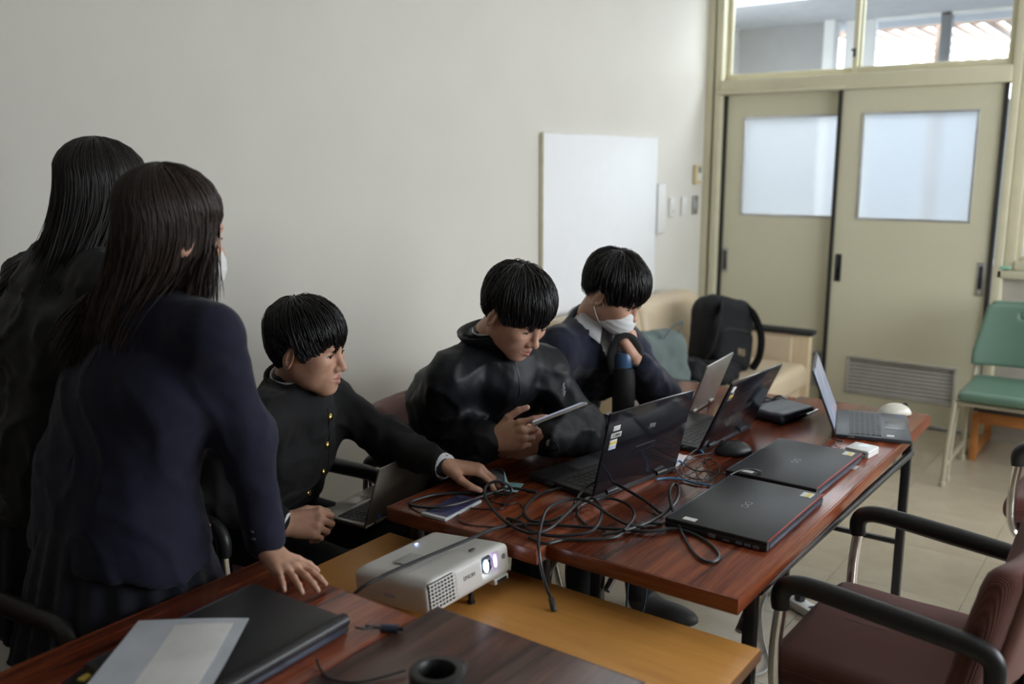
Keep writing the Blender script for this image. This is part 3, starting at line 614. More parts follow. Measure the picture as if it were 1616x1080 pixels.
# ------------------------------------------------------------ laptops
M['lap_black'] = plain('black_laptop_shell', (.022, .022, .024), .38, var=.06, bmp=.05, bscale=900); M['lap_lid'] = plain('glossy_black_lid', (.012, .012, .016), .10, spec=.6)
M['lap_closed'] = plain('black_soft_lid', (.020, .020, .022), .48, var=.05, bmp=.06, bscale=1200)
M['lap_silver'] = plain('silver_laptop_shell', (.47, .46, .44), .34, .75, var=.03); M['lap_champ'] = plain('champagne_laptop_shell', (.34, .315, .285), .32, .75, var=.03)
M['lap_grey'] = plain('dark_grey_laptop_shell', (.055, .060, .068), .40, .4); M['key'] = plain('black_keycap', (.020, .020, .021), .5); M['keygap'] = plain('key_well', (.10, .10, .10), .5)
M['keysilver'] = plain('key_deck', (.42, .42, .41), .4, .5); M['red'] = plain('red_plastic', (.42, .025, .03), .35); M['bluegrey'] = plain('hinge_blue_reflection', (.05, .065, .10), .25)  # bluegrey: blue reflection along the laptop hinge, put into the colour
M['sticker'] = plain('white_sticker', (.66, .66, .63), .5, var=.03); M['yellow'] = plain('yellow_sticker', (.72, .55, .08), .5); M['ink'] = plain('print_ink', (.05, .05, .06), .6); M['lav'] = plain('pale_blue_print', (.42, .46, .60), .6)
M['screen'] = plain('dark_display', (.008, .008, .010), .08, spec=.6); M['screenlit'] = plain('display_glow', (.02, .02, .025), .10, emit=(.62, .70, .92), estr=.22, spec=.5)
M['pad'] = plain('touchpad', (.05, .05, .055), .3); M['portm'] = plain('port_metal', (.30, .31, .33), .35, .7); M['usbblue'] = plain('usb_blue', (.05, .12, .35), .4)
def keys(parent, W, y0, y1, z, rows=6, cols=15, mat_='key'):
    mb = MB(); dx = W/cols; dy = (y1-y0)/rows
    for r_ in range(rows):
        x = -W/2; k = 0
        while x < W/2-.004:
            w = dx*(1 if r_ < 1 or k % 7 else 1.35)
            if r_ == rows-1 and 3 <= k <= 3: w = dx*5
            w = min(w, W/2-x); mb.box((x+w/2, y0+dy*(r_+.5), z+.0008), (w-.0028, dy-.0028, .0018), 0); x += w; k += 1
    o = mb.build('keyboard', mat_, parent); o['kind'] = 'stuff'; return o
def laptop(label, h, rz, W, D, t, L, shell, lidmat, keymat='key', bt=.017, lt=.006, group='open laptops on the rosewood tables', lit=False, keyrect=(.05, .60), wellmat=None):
    """h: hinge centre on the surface; base runs to +y, lid leans back by t"""
    o = thing('laptop', label, 'laptop', h, rz, group)
    b = part('base', shell, o, ((0, D/2, bt/2+.001), (W, D, bt), .004))
    kw = W*.88; y0, y1 = D*keyrect[0]+.012, D*keyrect[1]
    if wellmat: part('key_well', wellmat, b, ((0, (y0+y1)/2, bt+.0008), (kw+.006, y1-y0+.006, .0012), 0))
    keys(b, kw, y0, y1, bt+.001, mat_=keymat)
    part('touchpad', 'pad' if 'silver' not in shell and 'champ' not in shell else shell, b, ((0, D*.81, bt+.0012), (W*.30, D*.27, .001), .0004))
    R = rot('X', t); c = lambda x, y, z: np.array((0, .004, bt*.75))+R@np.array((x, y, z))
    lid = MB().box(c(0, 0, L/2), (W, lt, L), .0025, R).build('lid', lidmat, o)
    MB().box(c(0, lt/2+.0004, L/2+.004), (W-.012, .0012, L-.026), .0003, R).build('screen', 'screenlit' if lit else 'screen', lid)
    MB().box(c(0, lt/2+.0002, L/2), (W-.004, .0006, L-.004), .0002, R).build('bezel', 'blackgloss', lid)
    [MB().bar((q*W*.36, 0, bt*.8), (q*W*.24, 0, bt*.8), .0065, 10).build('hinge', shell, o) for q in (-1, 1)]
    return o, lid, c, R, b
def lid_patch(lid, c, R, name, x, z, w, h_, m, lt, off=.0006, tilt=0):
    return MB().box(c(x, -lt/2-off, z), (w, .0008, h_), .0002, R@rot('Y', tilt)).build(name, m, lid)
M['filmglass'] = thin_glass('clear_film_sheet')
# black laptop with the asset stickers
hx = lambda x, y, a, W: (x+math.cos(a)*W/2, y+math.sin(a)*W/2, TZ+.0005)
a = math.radians(-10); o, lid, c, R, b = laptop('glossy black open laptop with stacked white and yellow asset stickers on its lid', hx(1.918, 1.142, a, .35), a, .35, .235, math.radians(13), .235, 'lap_black', 'lap_lid', bt=.019, lt=.007, wellmat='keygap')
lid_patch(lid, c, R, 'sticker', -.140, .190, .026, .014, 'sticker', .007); s2 = lid_patch(lid, c, R, 'sticker', -.137, .170, .040, .014, 'sticker', .007); s3 = lid_patch(lid, c, R, 'sticker', -.143, .144, .028, .028, 'sticker', .007)
lid_patch(s3, c, R, 'yellow_band', -.143, .149, .028, .006, 'yellow', .007, .0012); lid_patch(s3, c, R, 'print_lines', -.143, .138, .026, .004, 'lav', .007, .0012); lid_patch(s3, c, R, 'print_lines', -.143, .132, .026, .003, 'lav', .007, .0012)
tx = text_obj('lettering', '11B00', .0125, 'ink', s2, c(-.137, -.0050, .170), (math.radians(90)+math.radians(13), 0, 0))
lid_patch(lid, c, R, 'badge', .012, .165, .026, .012, 'portm', .007, tilt=.12); lid_patch(lid, c, R, 'logo_recess', .0, .106, .085, .020, 'black', .007); lid_patch(lid, c, R, 'logo_recess_face', .0, .106, .078, .013, 'lap_lid', .007, .0011)
part('port_block', 'black', b, ((-.178, .15, .010), (.012, .03, .010), .002))
# second black laptop in a clear film
a = math.radians(-3); o, lid, c, R, b = laptop('black open laptop wrapped in clear film, beside the zipped black pouch', hx(2.441, 1.091, a, .35), a, .35, .235, math.radians(24), .235, 'lap_grey', 'lap_lid', bt=.018, lt=.007, wellmat='keygap')
lid_patch(lid, c, R, 'sticker', -.150, .212, .024, .020, 'sticker', .007, tilt=.2); s3 = lid_patch(lid, c, R, 'sticker', -.145, .185, .028, .026, 'portm', .007); lid_patch(s3, c, R, 'yellow_band', -.145, .186, .028, .006, 'yellow', .007, .0012)
lid_patch(lid, c, R, 'logo_recess', .0, .11, .13, .018, 'black', .007); lid_patch(lid, c, R, 'sticker', -.155, .02, .02, .02, 'portm', .007)
MB().box(c(.010, -.0042, .118), (.352, .0005, .222), 0, R@rot('Y', .015)).build('clear_film', 'filmglass', lid)
part('palm_sticker', 'sticker', b, ((-.12, .205, .0195), (.03, .02, .0006), 0))
# silver laptop of the masked boy
a = math.radians(5); o, lid, c, R, b = laptop('thin silver open laptop that the masked boy is typing on', hx(2.79, 1.295, a, .275), a, .275, .19, math.radians(20), .185, 'lap_silver', 'lap_silver', bt=.012, lt=.006, wellmat='keysilver')
lid_patch(lid, c, R, 'lid_badge', 0, .10, .034, .004, 'portm', .006)
# dark grey convertible facing the empty side
a = math.radians(196); o, lid, c, R, b = laptop('dark grey convertible laptop opened at the table end, screen towards the green chairs', (2.99, .865, TZ+.0005), a, .315, .225, math.radians(22), .215, 'lap_grey', 'lap_grey', bt=.013, lt=.006, lit=True, keyrect=(.14, .62), wellmat='black')
part('palm_sticker', 'sticker', b, ((.125, .165, .0142), (.018, .022, .0006), 0)); part('chip_badge', 'usbblue', b, ((-.13, .20, .0142), (.016, .014, .0006), 0)); part('charge_port', 'portm', b, ((.155, .05, .008), (.008, .02, .005), .001))
# silver laptop on the lap
LAPZ = .563
a = math.radians(6); hx_ = (1.688+math.cos(a)*.135, 1.725+math.sin(a)*.135, LAPZ)
o, lid, c, R, b = laptop('champagne-silver laptop resting on the lap of the boy in gold buttons', hx_, a, .275, .19, math.radians(18), .185, 'lap_champ', 'lap_champ', bt=.010, lt=.006, wellmat='keysilver', group='laptops off the tables')
MB().lathe([(0, 0), (.004, 0), (.004, .001), (.0, .001)], 14, R@rot('X', math.pi/2), c(-.005, -.0032, .170)).build('camera_lens', 'blackgloss', lid); lid_patch(lid, c, R, 'chip_badge', -.085, .018, .014, .014, 'usbblue', .006); lid_patch(lid, c, R, 'lid_badge', .02, .085, .030, .0035, 'portm', .006)
# small silver keyboard half hidden behind the black laptop
kb = thing('keyboard_dock', 'small silver detachable keyboard lying behind the black laptop by the bottle', 'keyboard', (2.37, 1.445, TZ), math.radians(-6))
part('base', 'lap_silver', kb, ((0, 0, .006), (.28, .115, .010), .003)); keys(kb, .262, -.030, .052, .0112); part('hinge_edge', 'lap_champ', kb, ((0, -.052, .010), (.24, .012, .008), .003))

# closed laptops
def infinity(parent, x, y, z, s):
    tt = np.linspace(0, 2*math.pi, 48, endpoint=False); mb = MB()
    pts = np.stack([x+s*np.cos(tt)/(1+np.sin(tt)**2), y+.85*s*np.sin(tt)*np.cos(tt)*1.35/(1+np.sin(tt)**2), np.full(48, z)], 1)
    mb.tube(pts, .0014, 6, closed=True, flat=.4); return mb.build('emblem', 'portm', parent)
def closed_laptop(label, loc, rz, W, D, T=.027):
    o = thing('closed_laptop', label, 'laptop', loc, rz, 'closed black laptops')
    b = part('base', 'lap_black', o, ((0, 0, T*.33+.001), (W, D, T*.62), .004)); ld = part('lid', 'lap_closed', o, ((0, 0, T*.81), (W, D, T*.36), .0035))
    part('front_trim', 'red', ld, ((0, -D/2+.0012, T*.955), (W-.012, .003, .0025), .0008)); part('front_bevel', 'bluegrey', b, ((0, -D/2-.0002, T*.40), (W-.03, .002, T*.42), .0006))
    part('hinge_bar', 'bluegrey', o, ((0, D/2-.004, T*.80), (W-.03, .008, T*.40), .003))
    part('asset_sticker', 'sticker', ld, ((-W/2+.022, D/2-.055, T*.9905+.0003), (.018, .032, .0006), 0)); s_ = part('asset_sticker', 'sticker', ld, ((W/2-.035, -D/2+.030, T*.9905+.0003), (.034, .028, .0006), 0)); part('yellow_band', 'yellow', s_, ((W/2-.035, -D/2+.026, T*.9905+.0008), (.034, .008, .0005), 0))
    infinity(ld, 0, 0, T*.9905+.0004, .020)
    part('video_port', 'portm', b, ((-W/2-.0004, D*.02, T*.36), (.003, .018, .009), .001)); part('card_slot', 'portm', b, ((-W/2-.0004, -D*.12, T*.26), (.003, .016, .003), .0005))
    for k in range(3): q = part('usb_port', 'portm', b, ((-W/2-.0004, -D*.24-k*.020, T*.30), (.003, .014, .006), .0008)); part('usb_tongue', 'usbblue', q, ((-W/2-.0016, -D*.24-k*.020, T*.33), (.002, .011, .002), .0003))
    part('vent_grille', 'black', b, ((-W/2-.0004, D*.30, T*.36), (.003, .06, .010), .001)); return o
closed_laptop('closed black laptop with red front trim, its ports facing the cable tangle', (2.065, .795, TZ), math.radians(-.5), .378, .252)
closed_laptop('closed black laptop with red front trim beside the white adapter box', (2.468, .814, TZ), math.radians(-1.5), .378, .252)
bl = closed_laptop('closed black laptop with red edge half under the white file', (.903, 1.287, TZ), math.radians(2), .36, .26, .030); bl['group'] = 'things on the file table'
for ch in list(bl.children):
    for g in list(ch.children):
        if g.name.startswith(('asset', 'front_trim', 'emblem', 'yellow')):
            for h_ in list(g.children): bpy.data.objects.remove(h_)
            bpy.data.objects.remove(g)
part('spine_trim', 'red', bl, ((0, .1285, .0265), (.35, .004, .004), .001)); MB().bar((-.17, -.126, .028), (.175, -.126, .028), .012, 12).build('hinge_barrel', 'lap_black', bl)

# ------------------------------------------------------------ mice, drive, pouch, phone, note
def mouse(label, loc, rz, m, L=.105, Wd=.062, Hh=.036):
    o = thing('computer_mouse', label, 'mouse', loc, rz, 'computer mice on the tables')
    def fn(p): return smax(ell(p, (0, -.004, .002), (Wd/2, L/2, Hh)), -(p[:, 2]-.0015), .004)
    blob(fn, (-.05, -.07, -.004), (.05, .07, .05), .0035, 1).build('shell', m, o, ang=180)
    MB().lathe([(0, -.003), (.009, -.003), (.010, 0), (.009, .003), (0, .003)], 14, rot('Y', math.pi/2), (0, L*.26, Hh*.86)).build('scroll_wheel', 'black', o)
    MB().tube([(0, L*.46, Hh*.35), (0, L*.36, Hh*.68), (0, L*.1, Hh*.985)], .0009, 5).build('button_seam', 'blackmat', o); return o
mouse('black mouse under the hand of the boy at the table corner', (1.885, 1.450, TZ), math.radians(-140), 'black')
mouse('black mouse beside the closed laptops', (2.50, 1.015, TZ), math.radians(36), 'black', .115, .068, .040)
mouse('dark grey mouse beside the tall black bottle', (2.535, 1.490, TZ), math.radians(36), plain('charcoal_plastic', (.035, .036, .038), .45))
mouse('white and cream mouse on the far table corner', (3.235, .735, TZ), math.radians(216), plain('cream_white_plastic', (.60, .57, .48), .3), .115, .058, .040)
ad = thing('adapter_box', 'small white adapter box beside the closed laptop', 'adapter', (2.725, .705, TZ), math.radians(-8))
part('case', 'plate', ad, ((0, 0, .012), (.075, .072, .023), .004)); part('case_seam', 'portm', ad, ((0, 0, .016), (.0758, .0728, .0012), .0004)); part('plug', 'black', ad, ((-.045, -.02, .010), (.022, .016, .010), .003)); part('label_patch', 'alu', ad, ((.01, 0, .0238), (.03, .03, .0004), 0))
tag(part('table_sticker', 'sticker', None, ((2.587, .684, TZ+.0008), (.036, .011, .0008), 0)), 'small white rectangular sticker on the table edge by the adapter box', 'sticker')
pc = thing('zip_pouch', 'navy-black zipped pouch with a pen in its side', 'pouch', (2.985, 1.045, TZ), math.radians(-14))
blob(lambda p: bx(p, (0, 0, .019), (.10, .072, .018), .016)-.002*wob(p, .08, 3), (-.12, -.09, -.004), (.12, .09, .045), .006, 1).build('case', plain('navy_nylon', (.016, .020, .034), .42, bmp=.2, bscale=500), pc, ang=180)
MB().tube(catmull([(-.09, -.062, .019), (-.02, -.072, .019), (.06, -.072, .019), (.098, -.06, .019), (.101, .0, .019), (.096, .06, .019)], 6), .003, 6).build('zipper', 'black', pc); MB().bar((.03, -.078, .016), (.115, -.066, .016), .0055, 8).build('pen', 'alu', pc)
sg = thing('folded_glasses', 'folded dark glasses lying behind the zipped pouch', 'glasses', (3.14, 1.135, TZ), math.radians(-30))
MB().tube(catmull([(-.065, 0, .010), (-.03, 0, .024), (.0, 0, .016), (.03, 0, .024), (.065, 0, .010)], 5), .004, 6).build('front_frame', 'blackgloss', sg)
for s in (-1, 1): MB().tube(catmull([(s*.065, 0, .010), (s*.03, .010, .006), (-s*.05, .018, .005)], 5), .003, 6).build('temple_arm', 'blackgloss', sg); MB().box((s*.033, 0, .012), (.05, .002, .020), .0009).build('lens', 'screen', sg)
ph = thing('phone', 'purple-blue phone in a clear case lying under the cables', 'phone', (1.672, 1.405, TZ), math.radians(3))
part('case', plain('clear_case', (.50, .52, .53), .2), ph, ((0, 0, .0045), (.155, .078, .009), .0035)); part('back_panel', plain('purple_back', (.045, .048, .13), .3), ph, ((.004, 0, .0093), (.140, .070, .0012), .0005)); part('button', 'portm', ph, ((.02, -.0395, .005), (.022, .0015, .003), .0005)); part('camera_bump', 'bluegrey', ph, ((.06, .02, .0104), (.016, .016, .0014), .0006))
nt_ = thing('sticky_note', 'pale turquoise folded sticky note beside the laptop plug', 'sticky note', (1.885, 1.372, TZ+.001), math.radians(20)); M['teal'] = plain('turquoise_paper', (.27, .52, .54), .7)
MB().tube([(-.035, 0, .0012), (.035, 0, .0012)], .022, 4, flat=.03).build('sheet', 'teal', nt_); MB().add([(-.03, .01, .001), (.01, .012, .001), (-.012, .02, .048), (-.029, .011, .001), (.011, .013, .001), (-.011, .0212, .048)], [(0, 1, 2), (3, 5, 4), (0, 3, 4, 1), (1, 4, 5, 2), (2, 5, 3, 0)]).build('folded_corner', 'teal', nt_)

# ------------------------------------------------------------ bottle in a sleeve
bt = thing('water_bottle', 'tall bottle in a black sleeve with a loop handle and blue cap', 'bottle', (2.572, 1.425, TZ), math.radians(-54))
MB().lathe([(0, 0), (.034, 0), (.0365, .006), (.037, .10), (.037, .185), (.0355, .196), (.030, .20)], 28).build('sleeve', 'blackmat', bt)
MB().lathe([(0, .195), (.029, .195), (.030, .21), (.030, .232), (.026, .245), (.0, .250)], 24).build('cap', plain('blue_cap', (.06, .12, .23), .3), bt)
MB().tube(catmull([(-.034, -.006, .180), (-.044, -.008, .235), (-.026, -.010, .285), (.002, -.010, .300), (.030, -.010, .286), (.050, -.008, .240), (.036, -.006, .180)], 7), .014, 10, flat=.32, upv=(0, 1, 0)).build('loop_handle', 'blackmat', bt)

# ------------------------------------------------------------ projector
pj = thing('projector', 'white projector with a glowing lens on the low honey table', 'projector', (1.445, 1.262, .60), math.radians(.5), euler=(math.radians(-7), 0, math.radians(-1)))
M['projw'] = plain('projector_white', (.66, .65, .62), .38, var=.02); PW, PD, PH = .278, .222, .078
def pjf(p):
    d = bx(p, (0, 0, .062), (PW/2, PD/2, PH/2), .016); d = smax(d, p[:, 2]-.101+.0*p[:, 0]+1.6*np.maximum(np.abs(p[:, 0])-.115, 0)*.3, .012)
    g = bx(p, (-.092, -PD/2, .062), (.040, .006, .030), .004); lens = bx(p, (.065, -PD/2, .066), (.028, .016, .022), .005); return smax(smax(d, -g, .003), -lens, .003)
blob(pjf, (-.155, -.13, .015), (.155, .13, .11), .005, 1).build('housing', 'projw', pj, ang=180)
fb = part('front_fascia', plain('fascia_grey', (.52, .51, .47), .4), pj, ((.025, -PD/2-.0006, .062), (.150, .002, .058), .0006)) if False else None
part('grille_backing', 'blackmat', pj, ((-.092, -PD/2+.0052, .062), (.080, .002, .060), 0))
for r_ in range(8): part('grille_bar', 'projw', pj, ((-.092, -PD/2+.0018, .0345+r_*.0078), (.080, .0036, .0026), .0006))
for k in range(8): part('grille_rib', 'projw', pj, ((-.128+k*.0103, -PD/2+.0026, .062), (.0030, .0030, .058), .0006))
ln = MB().lathe([(0, .006), (.010, .0055), (.017, .003), (.019, 0), (.021, -.002), (.021, -.010)], 28, rot('X', math.pi/2), (.065, -PD/2+.010, .066)).build('lens', plain('coated_lens', (.012, .03, .045), .04, spec=.8), pj)
M['lensglow'] = plain('projector_lamp_glow', (.9, .92, 1.0), .3, emit=(.86, .90, 1.0), estr=6.0); M['lensviolet'] = plain('lens_violet_glow', (.5, .3, .8), .3, emit=(.70, .55, 1.0), estr=2.2)
MB().lathe([(0, .0), (.014, .0), (.014, .002), (0, .003)], 20, rot('X', math.pi/2)@np.diag([.55, 1, 1]), (.052, -PD/2+.0025, .067)).build('lamp_glow', 'lensglow', ln); MB().lathe([(0, .0), (.015, .0), (.015, .002), (0, .003)], 20, rot('X', math.pi/2)@np.diag([.30, 1, 1]), (.084, -PD/2+.0025, .068)).build('lamp_glow', 'lensviolet', ln)
text_obj('brand_lettering', 'EPSON', .0125, 'portm', pj, (-.008, -PD/2-.0008, .066), (math.pi/2, 0, 0)); part('side_print', 'lav', pj, ((-PW/2-.0004, .0, .055), (.0008, .030, .008), .0002))
MB().lathe([(0, 0), (.006, 0), (.006, .0012), (0, .0012)], 16, rot('X', math.pi/2), (.112, -PD/2-.0002, .070)).build('front_badge', 'portm', pj)
MB().tube([(.02, -PD/2+.025, .028), (.02, -PD/2+.028, -.0085)], .0065, 10).build('front_foot', 'black', pj); MB().tube([(.02, -PD/2+.0275, -.004), (.02, -PD/2+.028, -.0092)], .009, 10).build('foot_pad', 'black', pj)
for s in (-1, 1): MB().lathe([(0, 0), (.010, 0), (.010, .012), (0, .012)], 12, t=(s*.11, PD/2-.02, .014)).build('rear_foot', 'black', pj)
part('foot_bracket', 'projw', pj, ((.10, -PD/2+.012, .020), (.05, .022, .014), .003)); part('bracket_slot', 'black', pj, ((.10, -PD/2+.0015, .019), (.034, .004, .008), .001)); part('zoom_tab', 'black', pj, ((.048, -PD/2+.035, .1015), (.016, .008, .003), .001))
part('power_led', plain('blue_led', (.3, .4, .9), .3, emit=(.4, .55, 1), estr=2.5), pj, ((.03, .075, .1012), (.008, .005, .0014), .0005)); part('button_pad', plain('faint_print', (.52, .52, .51), .5), pj, ((-.05, .02, .1011), (.06, .05, .0008), .0003)); part('top_panel_seam', 'portm', pj, ((-.02, -.035, .1010), (.19, .0012, .0006), 0))

# ------------------------------------------------------------ cables
M['cable'] = plain('black_cable', (.020, .020, .022), .36); M['cablethin'] = plain('thin_black_cable', (.018, .018, .019), .45); M['bluecable'] = plain('light_blue_cable', (.12, .32, .58), .45)
def cable(label, key, r, m='cable', ends=None, group='black video cables', n=7):
    P = np.array(CAB[key]); base = P[0].copy(); o = thing('cable', label, 'cable', base, 0, group); P = P-base
    MB().tube(catmull(P, n), r, 8).build('cord', m, o)
    for e in (ends or []):
        p, q = (P[0], P[1]) if e == 0 else (P[-1], P[-2]); d = q-p; d /= np.linalg.norm(d)
        MB().box(p+d*.012, (.030, r*3.4, r*2.2), r*.7, frame(d)).build('plug', 'black', o)
    return o
cable('thick black cable looping over the phone and plugged into the stickered laptop', 'A', .0040, ends=[0]); cable('thick black cable running from the projector into a loose loop by the laptop ports', 'B', .0040)
cable('black cable hanging off the table end down to the low table', 'C', .0038, ends=[0]); cable('black cable curling in front of the stickered laptop keyboard', 'D', .0040); cable('black cable arching high past the lower corner of the stickered lid', 'E', .0040)
cable('black cable lying lowest along the seam at the table ends', 'F', .0038); cable('black cable bent in a tight oval in the middle of the tangle', 'G', .0038)
cable('thin black mouse cord wandering past the phone', 'T1', .0017, 'cablethin', group='thin cords'); cable('thin black mouse cord coiled beside the closed laptops', 'P1', .0016, 'cablethin', group='thin cords'); cable('thin black lead running from the film-wrapped laptop to the coil', 'P2', .0020, 'cablethin', group='thin cords'); cable('thin black lead tied in a small knot with a metal plug', 'P3', .0016, 'cablethin', [1], 'thin cords')
cable('light blue flat cable running to the closed laptop', 'BL1', .0030, 'bluecable', group='blue cables'); cable('light blue cable plugged into the film-wrapped laptop', 'BL2', .0030, 'bluecable', [0], 'blue cables'); cable('short light blue cable end peeking from behind the stickered lid', 'BL3', .0030, 'bluecable', group='blue cables')
cable('thin black charger lead of the grey convertible laptop', 'Lc', .0018, 'cablethin', [0], 'thin cords'); cable('short black lead lying across the gap between the two closed laptops', 'Cl', .0022, 'cablethin', [1], 'thin cords')
cable('short black lead with a ferrite block on the file table', 'Red', .0022, 'cablethin', [1], 'thin cords'); cable('thin dark lead trailing from the black lens hood', 'Ring', .0022, 'cablethin', group='thin cords')
fr_ = thing('ferrite_block', 'black ferrite block lying at the file table end', 'ferrite', (1.133, 1.106, TZ), math.radians(-60)); MB().bar((-.016, 0, .0075), (.016, 0, .0075), .0075, 12).build('core', 'bluegrey', fr_); MB().bar((.016, 0, .0075), (.026, 0, .0075), .004, 8).build('collar', 'black', fr_)

# ------------------------------------------------------------ foreground: file, hood
fd = thing('clear_file', 'clear plastic file holding white papers on the file table', 'file', (.80, 1.295, TZ+.032), math.radians(-54))
M['film'] = plain('bluish_clear_file', (.62, .66, .72), .22, spec=.6)
def sheet(nx, ny, sx, sy, fz, th=.0008):
    mb = MB(); V = []; F = []
    for k, dz in enumerate((0, th)):
        for j in range(ny+1):
            for i in range(nx+1): x, y = (i/nx-.5)*sx, (j/ny-.5)*sy; V.append((x, y, fz(x, y)+dz))
    n1 = (nx+1)*(ny+1)
    for j in range(ny):
        for i in range(nx): q = j*(nx+1)+i; F.append((q, q+nx+1, q+nx+2, q+1)); F.append((n1+q, n1+q+1, n1+q+nx+2, n1+q+nx+1))
    for i in range(nx): F.append((i, i+1, n1+i+1, n1+i)); q = ny*(nx+1)+i; F.append((q+1, q, n1+q, n1+q+1))
    for j in range(ny): q = j*(nx+1); F.append((q+nx+1, q, n1+q, n1+q+nx+1)); q += nx; F.append((q, q+nx+1, n1+q+nx+1, n1+q))
    return mb.add(V, F)
curl = lambda x, y: .004+.008*math.sin(x*9+1)*max(0, y*6)+.012*max(0, -x-.05)
sheet(14, 10, .20, .26, curl).build('cover', 'film', fd); sheet(14, 10, .185, .20, lambda x, y: curl(x, y)-.002).build('paper', 'sticker', fd); sheet(12, 8, .155, .215, lambda x, y: curl(x, y)+.0014+.002*math.sin(x*30)).build('paper', plain('white_paper', (.87, .87, .86), .7), fd)
nb = thing('notebook', 'red-edged black notebook under the clear file', 'notebook', (.70, 1.315, TZ), math.radians(20)); part('cover', 'black', nb, ((0, 0, .006), (.16, .20, .011), .002)); part('edge_strip', 'red', nb, ((0, .1005, .006), (.15, .003, .010), .001)); part('tab', 'yellow', nb, ((.05, .07, .013), (.05, .015, .002), .0005))
hd = thing('lens_hood', 'black round lens hood standing on the walnut table', 'lens hood', (.985, .862, TZ))
MB().lathe([(.028, 0), (.040, 0), (.041, .03), (.0405, .055), (.044, .060), (.044, .078), (.041, .080), (.030, .080), (.027, .074), (.026, .02), (.028, 0)], 36).build('barrel', 'black', hd); MB().lathe([(.0412, .010), (.043, .011), (.043, .028), (.0412, .029)], 36).build('grip_ring', 'blackmat', hd); part('lock_tab', 'black', hd, ((.046, -.008, .066), (.014, .022, .018), .004)); MB().lathe([(0, .018), (.026, .018), (.026, .022), (0, .022)], 28).build('lens_cap', 'blackmat', hd)
rg = thing('metal_ring', 'small metal ring lying at the file table back edge', 'ring', (.565, 1.43, TZ)); MB().tube([(.018*math.cos(t), .018*math.sin(t), .004) for t in np.linspace(0, 6.283, 24, endpoint=False)], .0035, 8, closed=True).build('band', 'chrome', rg); MB().bar((.016, 0, .004), (.034, .006, .004), .003, 8).build('tag', 'steel', rg)
# ------------------------------------------------------------ on the floor under the tables
ps = thing('power_strip', 'white power strip with plugs on the floor under the table', 'power strip', (3.02, .93, 0), math.radians(62))
part('housing', 'plate', ps, ((0, 0, .016), (.30, .055, .032), .006))
for k in range(4): part('socket', 'ink', ps, ((-.10+k*.066, 0, .0325), (.030, .022, .002), .0006))
for k in (0, 2): q = part('plug', 'black', ps, ((-.10+k*.066, 0, .048), (.030, .030, .030), .006)); MB().tube(catmull([(-.10+k*.066, 0, .062), (-.12+k*.07, .05, .070), (-.10+k*.06, .10, .02), (-.16+k*.05, .16, .006)], 6), .003, 6).build('lead', 'cablethin', q)
CAB['FL1'] = [(3.16, 1.10, .006), (2.95, 1.06, .006), (2.75, .98, .007), (2.58, .90, .006), (2.45, .95, .006), (2.35, .86, .006)]; CAB['FL2'] = [(2.9, .88, .006), (2.7, .80, .006), (2.55, .86, .006), (2.42, .78, .006), (2.52, .72, .007)]
cable('grey cord lying on the floor by the power strip', 'FL1', .0035, plain('grey_cord', (.42, .42, .40), .5), group='floor cords'); cable('thin black cord curled on the floor near the chair', 'FL2', .0028, 'cablethin', group='floor cords')
CAB['HB'] = [(2.05, 1.095, .655), (2.045, 1.10, .52), (2.05, 1.11, .36), (2.10, 1.10, .31), (2.12, 1.09, .40), (2.11, 1.09, .655)]; cable('dark blue cable hanging in a loop below the tables', 'HB', .0032, plain('dark_blue_cable', (.03, .075, .14), .45), group='blue cables')
bg_ = thing('plastic_bag', 'small crumpled clear plastic bag on the floor by the chair', 'plastic bag', (2.42, .66, 0))
blob(lambda p: union([ell(p, (0, 0, .022), (.085, .055, .024)), ell(p, (.05, .04, .018), (.05, .04, .02))], .02)+.008*wob(p, .05, 3)+.004*wob(p, .022, 6), (-.13, -.10, -.004), (.13, .12, .075), .006, 0).build('crumpled_film', plain('cloudy_plastic', (.62, .64, .66), .2), bg_, ang=180); MB().tube(catmull([(-.06, -.02, .04), (-.09, -.05, .05), (-.11, -.04, .02)], 5), .008, 6, flat=.4).build('bag_handle', plain('cloudy_handle', (.62, .64, .66), .25), bg_)
# ------------------------------------------------------------ people: shared builders
def skin_mat():
    m, nt, b = _new('skin'); v = coords(nt); n = noise(nt, v, 60, 3)
    base = ramp(nt, n, [(.3, (.54, .300, .205)), (.7, (.60, .345, .240))])
    at = nt.nodes.new('ShaderNodeAttribute'); at.attribute_name = 'lip'; mx = nt.nodes.new('ShaderNodeMix'); mx.data_type = 'RGBA'
    _link(nt, at.outputs['Fac'], mx.inputs['Factor']); _link(nt, base, mx.inputs['A']); mx.inputs['B'].default_value = (.42, .145, .125, 1)
    a2 = nt.nodes.new('ShaderNodeAttribute'); a2.attribute_name = 'nail'; m2 = nt.nodes.new('ShaderNodeMix'); m2.data_type = 'RGBA'
    _link(nt, a2.outputs['Fac'], m2.inputs['Factor']); _link(nt, mx.outputs['Result'], m2.inputs['A']); m2.inputs['B'].default_value = (.66, .43, .36, 1)
    _link(nt, m2.outputs['Result'], b.inputs['Base Color']); b.inputs['Roughness'].default_value = .48; b.inputs['Subsurface Weight'].default_value = .12
    b.inputs['Subsurface Radius'].default_value = (.012, .005, .003); b.inputs['Specular IOR Level'].default_value = .4; bump(nt, b, noise(nt, v, 900, 2), .06, .0004); return m
M['skin'] = skin_mat()
def hair_mat(name, c, rough=.38):
    m, nt, b = _new(name); v = coords(nt, (1, 1, .2)); n = noise(nt, v, 160, 3)
    _link(nt, ramp(nt, n, [(.3, tuple(x*.6 for x in c)), (.7, tuple(x*1.4 for x in c))]), b.inputs['Base Color']); b.inputs['Roughness'].default_value = rough; b.inputs['Specular IOR Level'].default_value = .45; return m
